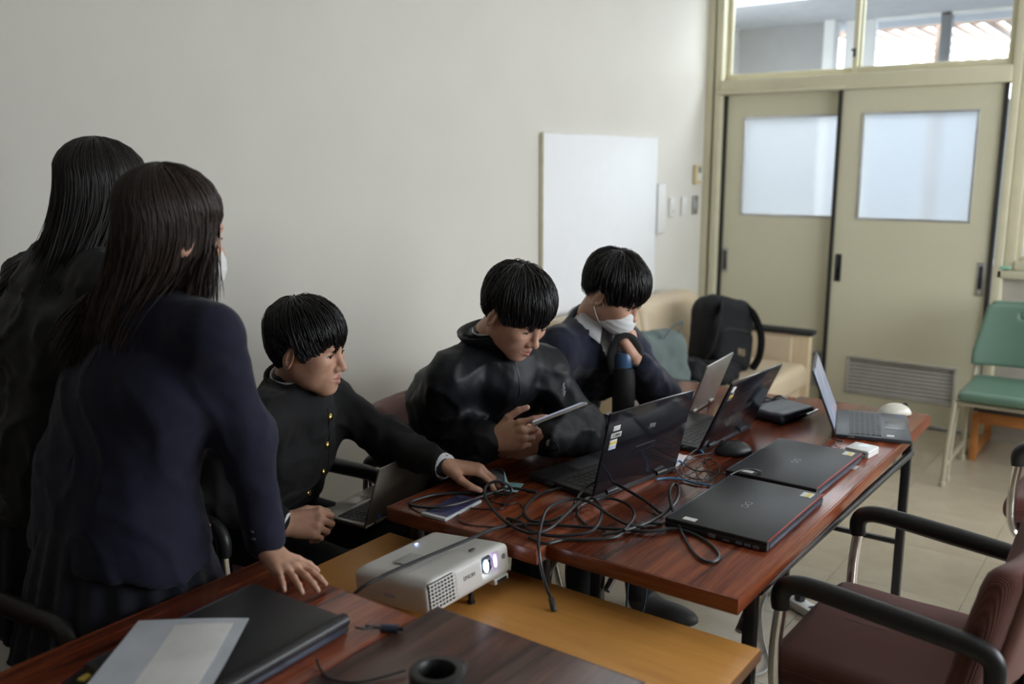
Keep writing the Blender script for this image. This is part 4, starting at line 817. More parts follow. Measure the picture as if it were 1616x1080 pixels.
M['hair'] = hair_mat('black_hair', (.0075, .0065, .0065)); M['hairbrown'] = hair_mat('brown_black_hair', (.028, .016, .011), .42); M['hairg2'] = hair_mat('dark_long_hair', (.012, .009, .008), .42)
M['hairunder'] = hair_mat('hair_underlayer', (.008, .006, .005), .85)
M['sclera'] = plain('eye_white', (.72, .70, .67), .15); M['iris'] = plain('dark_iris', (.012, .007, .005), .08)
def cloth(name, c, rough=.85, sheen=.3, bmp=.25, bscale=420, var=.12, fold=.0):
    m, nt, b = _new(name); v = coords(nt); n = noise(nt, v, 14, 4)
    _link(nt, ramp(nt, n, [(.3, tuple(x*(1-var) for x in c)), (.7, tuple(x*(1+var) for x in c))]), b.inputs['Base Color']); b.inputs['Roughness'].default_value = rough
    b.inputs['Sheen Weight'].default_value = sheen; b.inputs['Sheen Roughness'].default_value = .5; b.inputs['Specular IOR Level'].default_value = .3
    a = noise(nt, v, bscale, 2); ad = nt.nodes.new('ShaderNodeMath'); ad.operation = 'MULTIPLY_ADD'; ad.inputs[1].default_value = .12
    _link(nt, a, ad.inputs[0]); _link(nt, noise(nt, v, 22, 3, .5, .8), ad.inputs[2]); bump(nt, b, ad.outputs[0], bmp, .006); return m
M['gakuran'] = cloth('black_wool_serge', (.0060, .0060, .0068), .8, .05); M['wind'] = cloth('black_nylon_windbreaker', (.0085, .0100, .0125), .50, .0, .30, 700); M['knit'] = cloth('navy_knit', (.010, .013, .030), .9, .25, .3, 260)
M['blazer'] = cloth('navy_blazer_wool', (.0105, .0120, .030), .85, .10); M['g2jacket'] = cloth('black_track_jacket', (.0075, .0075, .0085), .6, .1); M['skirt'] = cloth('dark_navy_skirt', (.0085, .0095, .018), .8, .15); M['trouser'] = cloth('black_trousers', (.0075, .0075, .0085), .8, .1)
M['shirt'] = cloth('white_shirt', (.72, .73, .76), .7, .1, .15); M['mask'] = cloth('white_mask_fabric', (.74, .74, .73), .75, .1, .12, 500, .02); M['gold'] = plain('gold_button', (.62, .42, .13), .25, 1.0); M['shoe'] = plain('dark_grey_shoe', (.035, .033, .032), .6)
def hpr(h, p, r=0):
    h, p, r = (math.radians(x) for x in (h, p, r)); f = np.array([math.cos(p)*math.cos(h), math.cos(p)*math.sin(h), -math.sin(p)]); l = np.array([-math.sin(h), math.cos(h), 0.]); u = np.cross(f, l)
    return np.stack([f, math.cos(r)*l+math.sin(r)*u, -math.sin(r)*l+math.cos(r)*u], 1)
def head_fn(neck, slit, nr=.053, female=False, mouth_open=0.):
    def fn(p):
        d = smin(ell(p, (-.014, 0, .038), (.094, .077, .083)), ell(p, (.024, 0, -.022), (.060, .059, .085)), .03)
        y = np.abs(p[:, 1]); q = p.copy(); q[:, 1] = y
        d = smin(d, cap(q, (.0, .046, -.050), (.056, .015, -.096), .018, .014), .03)
        d = smin(d, ell(q, (.068, 0, -.099), (.016, .020, .013)), .022)
        d = smin(d, ell(q, (.057, .040, -.018), (.024, .020, .020)), .03)
        d = smin(d, ell(q, (.028, .040, -.042), (.036, .021, .036)), .03)
        d = smin(d, ell(q, (.066, 0, -.064), (.024, .029, .028)), .026)
        d = smin(d, cap(q, (.079, -.01, .022), (.076, .032, .022), .0105), .02)
        d = smax(d, -ell(q, (.098, .032, .001), (.018, .018, .0105)), .014)
        d = smin(d, ell(q, (.0705, .0315, .0), (.0140, .0155, .0125)), .006)
        d = smax(d, -ell(q, (.0900, .0325, -.0015), (.0125, .0140, slit)), .002)
        d = smin(d, cap(p, (.083, 0, .010), (.1005, 0, -.029), .0068, .0088), .014)
        d = smin(d, sph(p, (.1020, 0, -.0335), .0108), .009); d = smin(d, sph(q, (.0925, .0125, -.0380), .0076), .008)
        d = smax(d, -sph(q, (.0985, .0062, -.0452), .0030), .003)
        d = smin(d, cap(q, (.0940, 0, -.0600), (.0815, .022, -.0645), .0056, .0028), .006); d = smin(d, cap(q, (.0920, 0, -.0730), (.081, .019, -.0665), .0068, .003), .006)
        d = smax(d, -cap(q, (.0980, 0, -.0664), (.0865, .023, -.0645), .0016+mouth_open, .0010), .003)
        Re = rot('Y', math.radians(14))@rot('Z', math.radians(24))
        e = ell(q, (-.012, .080, -.012), (.019, .0075, .032), Re); e = smax(e, -ell(q, (-.004, .088, -.009), (.010, .0060, .020), Re), .005)
        d = smin(d, e, .006)
        return smin(d, cap(p, (-.022, 0, -.050), neck, nr, nr+.004), .03)
    return fn
def lip_mask(V):
    y = np.abs(V[:, 1]); q = np.stack([V[:, 0], y, V[:, 2]], 1).astype(np.float32)
    d = np.minimum(cap(q, (.0940, 0, -.0600), (.0815, .021, -.0645), .0056, .0028), cap(q, (.0920, 0, -.0730), (.081, .018, -.0665), .0068, .003))
    return np.clip(1-(d-.0002)/.0022, 0, 1)*.85*(V[:, 0] > .078)
def hand_prims(w, f, n, side, curl, spread, thumb, scale=1.0, elbow=None):
    """capsules of a hand; curl: 4x3 degrees, thumb: three directions in (f,u,n) coordinates"""
    f = np.array(f, float); f /= np.linalg.norm(f); n = np.array(n, float); n = n-f*(f@n); n /= np.linalg.norm(n); u = np.cross(n, f)*side; w = np.array(w, float); s = scale
    kn = [(.088, .030, .000), (.092, .0095, .003), (.086, -.0105, .001), (.077, -.028, -.004)]; ln = [(.041, .025, .021), (.045, .029, .022), (.041, .027, .022), (.032, .020, .019)]; rr = [(.0093, .0086, .0078, .0066), (.0095, .0088, .0080, .0068), (.0090, .0083, .0076, .0065), (.0080, .0073, .0067, .0058)]
    palm = []; fingers = []; nails = []
    for i in range(4):
        k = w+s*(f*kn[i][0]+u*kn[i][1]+n*kn[i][2]); palm.append((w+s*(f*.012+u*kn[i][1]*.55-n*.002), k-s*n*.003, .0165*s, .0118*s))
        a = 0; p = k; ch = []
        for j in range(3):
            a += math.radians(curl[i][j]); sp = math.radians(spread[i]); d = (f*math.cos(sp)+u*math.sin(sp))*math.cos(a)-n*math.sin(a); q = p+d*ln[i][j]*s; ch.append((p, q, rr[i][j]*s, rr[i][j+1]*s)); p = q
        up_ = n*math.cos(a)+f*math.sin(a); nails.append((p+up_*rr[i][3]*s*.8-d*.003*s, .0062*s)); fingers.append(ch)
    b = w+s*(f*.020+u*.026-n*.010); p = b; ch = []
    for j, (L, r0, r1) in enumerate([(.042, .0150, .0112), (.033, .0108, .0096), (.026, .0096, .0078)]):
        t = np.array(thumb[j], float); t /= np.linalg.norm(t); d = f*t[0]+u*t[1]+n*t[2]; q = p+d*L*s; ch.append((p, q, r0*s, r1*s)); p = q
    fingers.append(ch); nails.append((p+(u*.3+n*.9)*.0066*s-d*.003*s, .0068*s))
    bk = f if elbow is None else (w-np.array(elbow))/np.linalg.norm(w-np.array(elbow)); palm.append((w-bk*.06*s+u*.009*s, w+u*.011*s, .0200*s, .0185*s)); palm.append((w-bk*.06*s-u*.009*s, w-u*.011*s, .0200*s, .0185*s)); palm.append((w+s*(f*.035-u*.020-n*.008), w+s*(f*.065-u*.024-n*.006), .013*s, .012*s))
    def fn(P):
        pd = union([cap(P, *c) for c in palm], .014); fs = []
        for ch in fingers: fs.append(union([cap(P, *c) for c in ch], .004))
        th = fs[-1]; g = fs[0]
        for e in fs[1:4]: g = smin(g, e, .0022)
        return smin(smin(pd, g, .011), th, .011)
    pts = np.array([c[k] for ch in fingers for c in ch for k in (0, 1)]+[w, w-bk*.07*s]); return fn, pts.min(0)-.03, pts.max(0)+.03, nails
def strands(P, r, N, thick=.45):
    """P (m,n,3) centre lines, r (m,n) half widths, N (m,n,3) outward normals -> verts, quads"""
    T = np.gradient(P, axis=1); T /= np.linalg.norm(T, axis=2, keepdims=True)+1e-9; B = np.cross(T, N); B /= np.linalg.norm(B, axis=2, keepdims=True)+1e-9; N2 = np.cross(B, T); r = r[..., None]
    V = np.stack([P+B*r, P+N2*r*thick, P-B*r, P-N2*r*thick], 2); m, n = P.shape[:2]; idx = np.arange(m*n*4).reshape(m, n, 4); Q = []
    for k in range(4): Q.append(np.stack([idx[:, :-1, k], idx[:, 1:, k], idx[:, 1:, (k+1) % 4], idx[:, :-1, (k+1) % 4]], -1).reshape(-1, 4))
    return V.reshape(-1, 3), np.concatenate(Q)
HC, HR = np.array((-.016, 0, .046)), np.array((.103, .086, .087)); HRL = np.array((.101, .084, .118)); AX = np.array((-.34, 0, .94))/np.linalg.norm((-.34, 0, .94))
def hair_point(th, ph, off):
    e1 = np.array((AX[2], 0, -AX[0])); e2 = np.array((0, 1., 0)); d = AX*np.cos(th)[..., None]+(e1*np.cos(ph)[..., None]+e2*np.sin(ph)[..., None])*np.sin(th)[..., None]
    hr = np.where(d[..., 2:3] < 0, HRL, HR); k = 1/np.sqrt(((d/hr)**2).sum(-1)); return HC+d*(k+off)[..., None], d
def clump(ph, g, w=.13): return np.round(ph/w)*w+g.normal(0, .02, ph.shape)
def ragged(a, seed): return .0045*np.sin(a*17+seed)+.0035*np.sin(a*31+2*seed)+.0025*np.sin(a*53+3*seed)
def short_hair(zfun, n=2600, seed=1, part_=0., vol=1.0):
    """boy's cut: strands flow from the crown down to the boundary height zfun(azimuth)"""
    g = np.random.default_rng(seed); ph = g.uniform(-math.pi, math.pi, n); K = 10; grid = np.linspace(.05, 2.7, 70)
    Pg, _ = hair_point(np.broadcast_to(grid, (n, 70)), np.broadcast_to(ph[:, None], (n, 70)), np.full((n, 70), .003))
    az = np.arctan2(Pg[..., 1], Pg[..., 0]+.01); zc = zfun(az)+ragged(az, seed)+g.normal(0, .0045, n)[:, None]; below = Pg[..., 2] < zc; te = grid[np.where(below.any(1), below.argmax(1), 69)]
    ts = te*g.uniform(0, .85, n)**.85; L = np.where(g.random(n) < .55, te, np.minimum(te, ts+g.uniform(.45, 1.1, n)))
    s = np.linspace(0, 1, K); th = ts[:, None]+(L-ts)[:, None]*s; cl = (clump(ph+part_, g)-ph)[:, None]; PH = ph[:, None]+cl*.75*s**1.6+(g.normal(0, .05, n)[:, None])*s; lay = g.uniform(.001, .011, n)*vol; front = np.clip(np.cos(ph), 0, 1)[:, None]
    off = .0015+lay[:, None]*np.sin(np.clip(s*1.1+.10, 0, 1)*math.pi*.86)*(1-.55*(1-front)*s**2)+front*.004*s+.002*(s**3)*g.uniform(-1, 1, n)[:, None]
    P, D = hair_point(th, PH, off); r = (.0011+.0010*g.random(n))[:, None]*np.array([.5, .9, 1, 1, 1, 1, .95, .8, .55, .10]); return strands(P, r, D)
def short_cap(zfun, vol=.006):
    def fn(p):
        d = np.where(p[:, 2] < HC[2], ell(p, HC, HRL+vol*.4), ell(p, HC, HR+vol*.4)); az = np.arctan2(p[:, 1], p[:, 0]+.01); return smax(d, zfun(az)+.008-p[:, 2], .026)
    return fn
def boy_z(front, burn, nape, top=.020):
    return lambda a: np.interp(np.abs(a), [0, .5, .8, 1.08, 1.30, 1.42, 1.85, 2.02, 2.4, 3.15], [front, front-.002, (front+burn)/2, burn, burn+.004, top-.004, top, nape+.035, nape+.012, nape])
def long_hair(p, ends, n=3000, seed=3, mat_='hairbrown', bang=.012, hx_=.018):
    """ends: dict of world points backL, backR, sideL, sideR"""
    g = np.random.default_rng(seed); C_ = {k: (np.array(v)-p.h)@p.R for k, v in ends.items()}; down = np.array((0, 0, -1.))@p.R; ph = g.uniform(-math.pi, math.pi, n); K1, K2 = 7, 10; grid = np.linspace(.05, 2.5, 60)
    Pg, _ = hair_point(np.broadcast_to(grid, (n, 60)), np.broadcast_to(ph[:, None], (n, 60)), np.full((n, 60), .0)); az = np.arctan2(Pg[..., 1], Pg[..., 0]+.01); a1 = az[:, 30]; isb = np.abs(a1) < .72
    zc = np.where(isb[:, None], bang+ragged(az, seed), .030)+g.normal(0, .006, n)[:, None]; below = Pg[..., 2] < zc; te = grid[np.where(below.any(1), below.argmax(1), 59)]
    ts = te*np.where(isb, .10, g.uniform(.0, .8, n)); s = np.linspace(0, 1, K1); th = ts[:, None]+(te-ts)[:, None]*s; cl = (clump(ph, g, .09)-ph)[:, None]; PH = ph[:, None]+cl*.3*s**2; lay = g.uniform(-.004, .006, n)[:, None]; off = lay+.001*np.sin(s*3); P1, D1 = hair_point(th, PH, off)
    def path(P0, tan, a, jit):
        t = np.where(a < 0, (-a-1.2)/(2*(math.pi-1.2)), 1-(a-1.2)/(2*(math.pi-1.2)))[:, None]; back = C_['backR']*(1-t)+C_['backL']*t; side = np.where((a < 0)[:, None], C_['sideR'], C_['sideL'])+np.array((1., 0, 0))*(((1.2-np.abs(a))*.05-.045)[:, None]); E_ = np.where((np.abs(a) < 1.2)[:, None], side, back)+jit
        dist = np.linalg.norm(E_-P0, axis=1)[:, None]; dr = tan*.35+down*.65; c1 = P0+dr*dist*.36; c2 = E_-(down*.55+(E_-P0)/dist*.45)*dist*.33; u = np.linspace(0, 1, K2+1)[1:]; return np.stack([((1-q)**3)*P0+3*q*(1-q)**2*c1+3*q*q*(1-q)*c2+q**3*E_ for q in u], 1), u
    P0 = P1[:, -1]; tan = P1[:, -1]-P1[:, -2]; tan /= np.linalg.norm(tan, axis=1, keepdims=True)+1e-9; jit = np.clip(g.normal(0, hx_, (n, 3)), -1.8*hx_, 1.8*hx_); jit[:, 2] *= 1.6; P2, u = path(P0, tan, a1, jit); gp = (np.sin(u*7+np.round(ph*9)[:, None])*.006*u)[..., None]*np.array((.3, 1, 0)); P2 = P2+gp; D2 = np.repeat(D1[:, -1:], K2, 1); r0 = (.0010+.0012*g.random(n))[:, None]
    bi = np.where(isb)[0]; hi_ = np.where(~isb)[0]; mb = MB(); V, Q = strands(P1[bi], r0[bi]*.85*np.array([.5, .9, 1, 1, .9, .7, .12]), D1[bi]); mb.add(V, Q)
    P = np.concatenate([P1[hi_], P2[hi_]], 1); D = np.concatenate([D1[hi_], D2[hi_]], 1); r = r0[hi_]*np.interp(np.linspace(0, 1, K1+K2), [0, .1, .85, .95, 1], [.5, 1, 1, .7, .12]); V, Q = strands(P, r, D); mb.add(V, Q)
    aa = np.array([-1.0, -1.35, -1.7, -2.1, -2.6, -3.1, 3.1, 2.6, 2.1, 1.7, 1.35, 1.0]); pa = []
    for a in aa:
        q0 = np.array((math.cos(a)*.066-.016, math.sin(a)*.050, .035)); pt, _ = path(q0[None], down[None], np.array([a]), 0); pa.append(np.concatenate([q0[None], pt[0, ::2]]))
    def fn(q):
        az_ = np.arctan2(q[:, 1], q[:, 0]+.01); d = ell(q, HC, HR-.009); d = smax(d, np.interp(np.abs(az_), [0, .5, .75, 3.15], [bang+.014, bang+.014, -.02, -.05])-q[:, 2], .012); ds = []
        for pt in pa:
            m = len(pt)-1
            for k in range(m-1): ds.append(cap(q, pt[k], pt[k+1], np.interp(k/m, [0, .35, 1], [.012, .016, .007]), np.interp((k+1)/m, [0, .35, 1], [.012, .016, .007])))
        return smin(d, union(ds, .016), .02)
    al = np.concatenate(pa); V, Q = surf(fn, np.minimum(al.min(0), (-.14, -.12, -.06))-.04, np.maximum(al.max(0), (.12, .12, .15))+.04, .006); mb.add(smooth_mesh(V, Q, 1), Q, mat=1); return p.canon('long_hair', mb, [mat_, 'hairunder'])
class Person:
    def __init__(s, label, base, head, R, neck):
        s.base = np.array((base[0], base[1], 0.)); s.h = np.array(head); s.R = R; s.neckc = R.T@(np.array(neck)-s.h); s.V = []; s.Q = []; s.att = {'lip': [], 'nail': []}; s.n = 0; s.label = label; s.o = None; s.parts = []
    def _add(s, V, Q, lip=None, nail=None):
        s.V.append(V); s.Q.append(Q+s.n); s.n += len(V); s.att['lip'].append(lip if lip is not None else np.zeros(len(V))); s.att['nail'].append(nail if nail is not None else np.zeros(len(V)))
    def head(s, slit=.0036, nr=.053, h=.0024, mo=0.):
        nb = s.neckc; fn = head_fn(nb, slit, nr, mouth_open=mo); lo = np.minimum((-.13, -.10, -.14), nb-.07); hi = np.maximum((.13, .10, .13), nb+.07); V, Q = surf(fn, lo, hi, h); V = smooth_mesh(V, Q, 1, .4); s._add(V@s.R.T+s.h, Q, lip=lip_mask(V))
    def hand(s, *a, **k):
        fn, lo, hi, nails = hand_prims(*a, **k); V, Q = surf(fn, lo, hi, .0021); V = smooth_mesh(V, Q, 1, .4); nm = np.zeros(len(V))
        for c, r in nails: nm = np.maximum(nm, np.clip((r-np.linalg.norm(V-c, axis=1))/.0015, 0, 1)*.9)
        s._add(V, Q, nail=nm)
    def flesh(s, prims, h=.011, k=.03):
        P = np.array([p for c in prims for p in c[:2]]); fn = lambda p: union([cap(p, *c) for c in prims], k); V, Q = surf(fn, P.min(0)-.17, P.max(0)+.17, h); s._add(smooth_mesh(V, Q, 1), Q)
    def finish(s, cat='person', group=None):
        mb = MB(); mb.add(np.concatenate(s.V), np.concatenate(s.Q)); mb.world = True
        o = mb.build('person', 'skin', None, loc=tuple(s.base), ang=180, attr={k: np.concatenate(v) for k, v in s.att.items()}); tag(o, s.label, cat, group); s.o = o; return o
    def W(s, p): return s.R@np.array(p)+s.h
    def part(s, name, mb, mat_, ang=180, parent=None):
        me_parent = parent or s.o
        for k in range(len(mb.v)): mb.v[k] = mb.v[k]-s.base
        return mb.build(name, mat_, me_parent, ang=ang)
    def canon(s, name, mb, mat_, ang=180, parent=None):
        for k in range(len(mb.v)): mb.v[k] = mb.v[k]@s.R.T+s.h
        return s.part(name, mb, mat_, ang, parent)
    def eyes(s, gaze=(1, 0, -.25)):
        g = np.array(gaze, float); g /= np.linalg.norm(g)
        for q in (-1, 1):
            c = np.array((.0708, q*.0315, -.0005)); pr = [(.0127*math.sin(t), -.0127*math.cos(t)) for t in np.linspace(0, math.pi, 13)]; pr[0] = (0, -.0127); pr[-1] = (0, .0127)
            e = s.canon('eye', MB().lathe(pr, 18, None, c), 'sclera'); Rg = frame(np.cross((0, 1, 0.), g) if abs(g[1]) < .9 else (0, 0, 1), g); ir = [(.0, .0131), (.0025, .0129), (.0045, .0124), (.0061, .0114), (.0062, .0108)]
            s.canon('iris', MB().lathe(ir, 16, Rg, c), 'iris', parent=e)
            a = np.linspace(-1, 1, 9); lash = np.stack([.0846-.0042*a**2, q*.0325+a*.0142*np.ones(9), -.0015+.0032*np.sqrt(np.maximum(0, 1-a**2))+.0006], 1); s.canon('eyelashes', MB().tube(lash, [.0005]+[.0016]*7+[.0005], 6), 'hair')
            bw = catmull([(.0885, q*.013, .0195), (.0888, q*.024, .0235), (.0845, q*.036, .0250), (.0740, q*.0485, .0205)], 4); s.canon('eyebrow', MB().tube(bw, np.interp(np.linspace(0, 1, len(bw)), [0, .2, .7, 1], [.0020, .0032, .0028, .0008]), 7, flat=.55), 'hair')
    def hair_short(s, zf, seed, n=2600, part_=0., vol=1.0, mat_='hair'):
        V, Q = surf(short_cap(zf), (-.145, -.12, -.12), (.13, .12, .17), .0042); mb = MB().add(smooth_mesh(V, Q, 1), Q); V, Q = short_hair(zf, n, seed, part_=part_, vol=vol); mb.add(V, Q); return s.canon('hair', mb, mat_)
    def mask(s):
        def fn(p):
            y = np.abs(p[:, 1]); d = ell(p, (.042, 0, -.062), (.0735, .063, .066)); d = smax(d, p[:, 2]-(-.012-.30*y), .004); d = smax(d, (-.118+.45*y)-p[:, 2], .006); d = smax(d, .020-p[:, 0], .004); return d+.0005*np.sin(p[:, 2]*330)
        s.canon('face_mask', blob(fn, (0, -.08, -.14), (.14, .08, .01), .0026, 1), 'mask')
        for q in (-1, 1):
            for z0, zz in ((-.046, .012), (-.088, -.036)): s.canon('ear_loop', MB().tube(catmull([(.026, q*.058, z0), (.004, q*.074, (z0+zz)/2), (-.016, q*.083, zz), (-.024, q*.080, zz-.004)], 5), .0016, 6), 'mask')
def crease(p, lam, seed): return np.maximum(0, 1-2.2*np.abs(wob(p, lam, seed, 4)))**2
def garment(prims, k, h, folds=(), pad=.16, extra=None, it=1):
    P = np.array([p for c in prims for p in c[:2]])
    def fn(p):
        d = union([cap(p, *c) for c in prims], k)
        if extra is not None: d = extra(p, d)
        for amp, lam, seed, R in folds: d = d+(amp*wob(p if R is None else p@f3(R), lam, seed) if lam > 0 else -amp*crease(p if R is None else p@f3(R), -lam, seed))
        return d
    return fn, P.min(0)-pad, P.max(0)+pad, h
def hit(fn, o, d, tmax=.5):
    t = np.linspace(0, tmax, 400); P = np.array(o)+np.outer(t, np.array(d)); v = fn(P.astype(np.float32)); i = np.argmax(v < 0); return P[i] if v[i] < 0 else None
def torso_prims(J, r=(.060, .112, .108, .118), w=(.105, .085, .075, .085), belly=.5):
    N, SL, SR, CH, PE = (np.array(J[k]) for k in ('N', 'SL', 'SR', 'CH', 'PE')); lat = SL-SR; lat = lat/np.linalg.norm(lat); mid = (SL+SR)/2; B = CH*(1-belly)+PE*belly
    hl = np.array(J.get('lat', lat), float); hl = hl/np.linalg.norm(hl); ml = (lat+hl)/np.linalg.norm(lat+hl)
    return [(mid-lat*w[0], mid+lat*w[0], r[0], r[0]), (SR, N, r[0]*.85, r[0]*.80), (SL, N, r[0]*.85, r[0]*.80), (CH-lat*w[1], CH+lat*w[1], r[1], r[1]), (B-ml*w[2], B+ml*w[2], r[2], r[2]), (PE-hl*w[3], PE+hl*w[3], r[3], r[3]), (mid, CH, r[1]*.9, r[1])]
def arm_prims(J, s, r=(.061, .054, .040)):
    S, E, W_ = (np.array(J[k+s]) for k in ('S', 'E', 'W')); d = (W_-E)/np.linalg.norm(W_-E); return [(S, E, r[0], r[1]), (E, W_-d*.012, r[1], r[2])]
def ring(c, axis, rx, r, flat, tilt=None, n=28, front=None):
    R = frame(front if front is not None else (1, 0, 0), axis); a = np.linspace(0, 2*math.pi, n, endpoint=False); P = np.array(c)+np.stack([rx[0]*np.cos(a), rx[1]*np.sin(a), np.zeros(n)], 1)@R.T; return MB().tube(P, r, 8, closed=True, flat=flat, upv=axis)
def shoe(mb, heel, fdir, L=.27):
    f = np.array((fdir[0], fdir[1], 0.)); f /= np.linalg.norm(f); R = frame(f); h = np.array(heel)
    def fn(p):
        q = (p-f3(h))@f3(R); d = union([ell(q, (.03, 0, .045), (.055, .038, .045)), ell(q, (.12, 0, .034), (.10, .044, .036)), cap(q, (0, 0, .05), (0, 0, .09), .042)], .03); return smax(d, .004-q[:, 2], .006)
    lo = h-.2; hi = h+.3; lo[2] = -.005; hi[2] = .16; V, Q = surf(fn, np.minimum(h, h+f*.22)-np.array((.07, .07, .06)), np.maximum(h, h+f*.22)+np.array((.07, .07, .15)), .008); mb.add(smooth_mesh(V, Q, 1), Q); return mb
def legs(p, J, r=(.088, .066, .052), mat_='trouser', seed=1, shoes=True):
    pr = []
    for s in 'LR': pr += [(J['H'+s], J['K'+s], r[0], r[1]), (J['K'+s], J['A'+s], r[1], r[2])]
    pr.append((J['HL'], J['HR'], .11, .11)); fn, lo, hi, h = garment(pr, .03, .010, [(.004, .09, seed, None)])
    p.part('trousers', blob(fn, lo, hi, h, 1), mat_)
    for s in 'LR': p.part('shoe', shoe(MB(), (J['A'+s][0], J['A'+s][1], 0), J['foot']), 'shoe')
    return fn
# ------------------------------------------------------------ the boy with gold buttons
CAMR, CAMU, CAMB = np.array((.589, -.808, 0.)), np.array((.155, .113, .98)), np.array((-.793, -.578, .191))
J = dict(N=(1.600, 1.905, .945), SL=(1.770, 1.960, .880), SR=(1.445, 1.835, .905), EL=(1.830, 1.755, .770), ER=(1.34, 1.98, .715), WL=(1.792, 1.540, .757), WR=(1.455, 1.800, .640), CH=(1.590, 1.930, .775), PE=(1.60, 2.09, .545), lat=(1, .06, 0),
         HL=(1.69, 2.08, .51), HR=(1.51, 2.09, .51), KL=(1.83, 1.66, .475), KR=(1.58, 1.68, .475), AL=(1.87, 1.74, .08), AR=(1.58, 1.76, .08), foot=(.05, -1))
p = Person('boy in a black high-collared uniform with gold buttons, reaching for the mouse', (1.6, 2.0), (1.602, 1.829, 1.071), hpr(-70, 7), J['N'])
p.head(.0050, mo=.0012)
p.hand((1.795, 1.528, .757), (.60, -.76, -.10), (.02, .10, 1), -1, [(38, 22, 12), (34, 22, 14), (36, 26, 16), (40, 28, 18)], (6, 1, -5, -10), [(.55, .80, -.25), (.80, .45, -.35), (.95, .15, -.25)], elbow=J['EL'])
p.hand((1.462, 1.792, .638), (.62, -.70, .0), (-.55, -.45, .70), 1, [(48, 50, 30), (55, 55, 30), (60, 60, 35), (62, 60, 35)], (3, 1, -1, -4), [(.75, .50, -.30), (.92, .15, -.40), (.95, -.15, -.35)], elbow=J['ER'])
p.flesh([(J['N'], J['CH'], .05, .085), (J['CH'], J['PE'], .085, .09), (J['SL'], J['SR'], .04, .04)]+[(J['S'+s], J['E'+s], .042, .036) for s in 'LR']+[(J['E'+s], J['W'+s], .036, .022) for s in 'LR']+[(J['H'+s], J['K'+s], .07, .05) for s in 'LR']+[(J['K'+s], J['A'+s], .05, .035) for s in 'LR'])
p.finish(); p.eyes((1, -.05, -.15)); p.hair_short(boy_z(.012, -.034, -.074), 11, 2800, part_=.22)
fn, lo, hi, h = garment(torso_prims(J, (.060, .108, .106, .120))+arm_prims(J, 'L')+arm_prims(J, 'R'), .055, .0075, [(.0045, .10, 1, None), (.0022, .045, 2, np.diag([1, 1, .5])), (.006, -.16, 3, np.diag([1, 1, 1.6]))])
jk_ = p.part('uniform_jacket', blob(fn, lo, hi, h, 1), 'gakuran')
lat = np.array(J['SL'])-np.array(J['SR']); lat /= np.linalg.norm(lat); fwd = np.cross(lat, (0, 0, 1)); fwd /= np.linalg.norm(fwd); axis = p.h+p.R@np.array((-.03, 0, -.06))-np.array(J['N'])
p.part('standing_collar', ring(np.array(J['N'])+axis*.62, axis, (.071, .067), .0058, 3.8, front=fwd), 'gakuran', parent=jk_); p.part('white_collar_edge', ring(np.array(J['N'])+axis*.86, axis, (.0655, .0615), .0022, 2.6, front=fwd), 'shirt', parent=jk_)
lines = [(.945, .010), (.880, .012), (.800, .000), (.722, -.012), (.655, -.02)]
for k, (z, dx) in enumerate(lines):
    t = (J['N'][2]-z)/(J['N'][2]-J['PE'][2]); c = np.array(J['N'])*(1-t)+np.array(J['PE'])*t; c[2] = z; q = hit(fn, c+fwd*.42+lat*(dx-.02), -fwd)
    if q is None: continue
    nrm = fwd+np.array((0, 0, .25)); R = frame(lat, nrm/np.linalg.norm(nrm))
    p.part('gold_button', MB().lathe([(0, -.001), (.0095, -.001), (.0102, .002), (.008, .0055), (.0, .0068)], 18, R, q), 'gold', parent=jk_)
seam = [v+fwd*.0005 for v in (hit(fn, np.array(J['N'])*(1-t)+np.array(J['PE'])*t+fwd*.42-lat*.012, -fwd) for t in np.linspace(.10, .80, 12)) if v is not None]; p.part('front_seam', MB().tube(catmull(seam, 4), .0024, 6, flat=.6), 'gakuran', parent=jk_)
Rc = frame(fwd, axis); pin = np.array(J['N'])+axis*.62+Rc@np.array((.058, -.046, 0)); p.part('collar_pin', MB().box(pin+Rc@np.array((.004, -.003, .002)), (.012, .003, .008), .0012, frame(lat)), 'chrome', parent=jk_)
for s in 'LR':
    E_, W_ = np.array(J['E'+s]), np.array(J['W'+s]); d = (W_-E_)/np.linalg.norm(W_-E_); p.part('shirt_cuff', MB().tube([W_-d*.035, W_-d*.005, W_+d*.018, W_+d*.019, W_-d*.03], [.036, .035, .0345, .0305, .030], 20), 'shirt')
legs(p, J, seed=3)

# ------------------------------------------------------------ the boy with the tablet
J = dict(N=(2.085, 1.600, 1.045), SL=(2.250, 1.520, .940), SR=(1.928, 1.628, .952), EL=(2.270, 1.400, .760), ER=(1.985, 1.705, .765), WL=(2.050, 1.385, .790), WR=(1.925, 1.480, .803), CH=(2.110, 1.685, .850), PE=(2.235, 1.86, .545), lat=(1, 0, 0),
         HL=(2.33, 1.86, .51), HR=(2.14, 1.86, .51), KL=(2.38, 1.44, .52), KR=(2.10, 1.44, .52), AL=(2.38, 1.46, .08), AR=(2.08, 1.48, .08), foot=(0, -1))
p = Person('boy in a black windbreaker with lowered head looking at a tablet', (2.2, 1.8), (2.045, 1.475, 1.140), hpr(-97, 32), J['N'])
p.head(.0036)
TW = np.array(J['WR'])
p.hand((1.930, 1.470, .803), CAMR*.80+CAMB*.42+CAMU*.22, CAMB*.85-CAMR*.45+CAMU*.10, 1, [(26, 30, 18), (62, 62, 30), (70, 70, 35), (72, 72, 35)], (8, 2, -2, -5), [(.70, .62, -.05), (.88, .40, -.25), (.93, .15, -.30)], elbow=J['ER'])
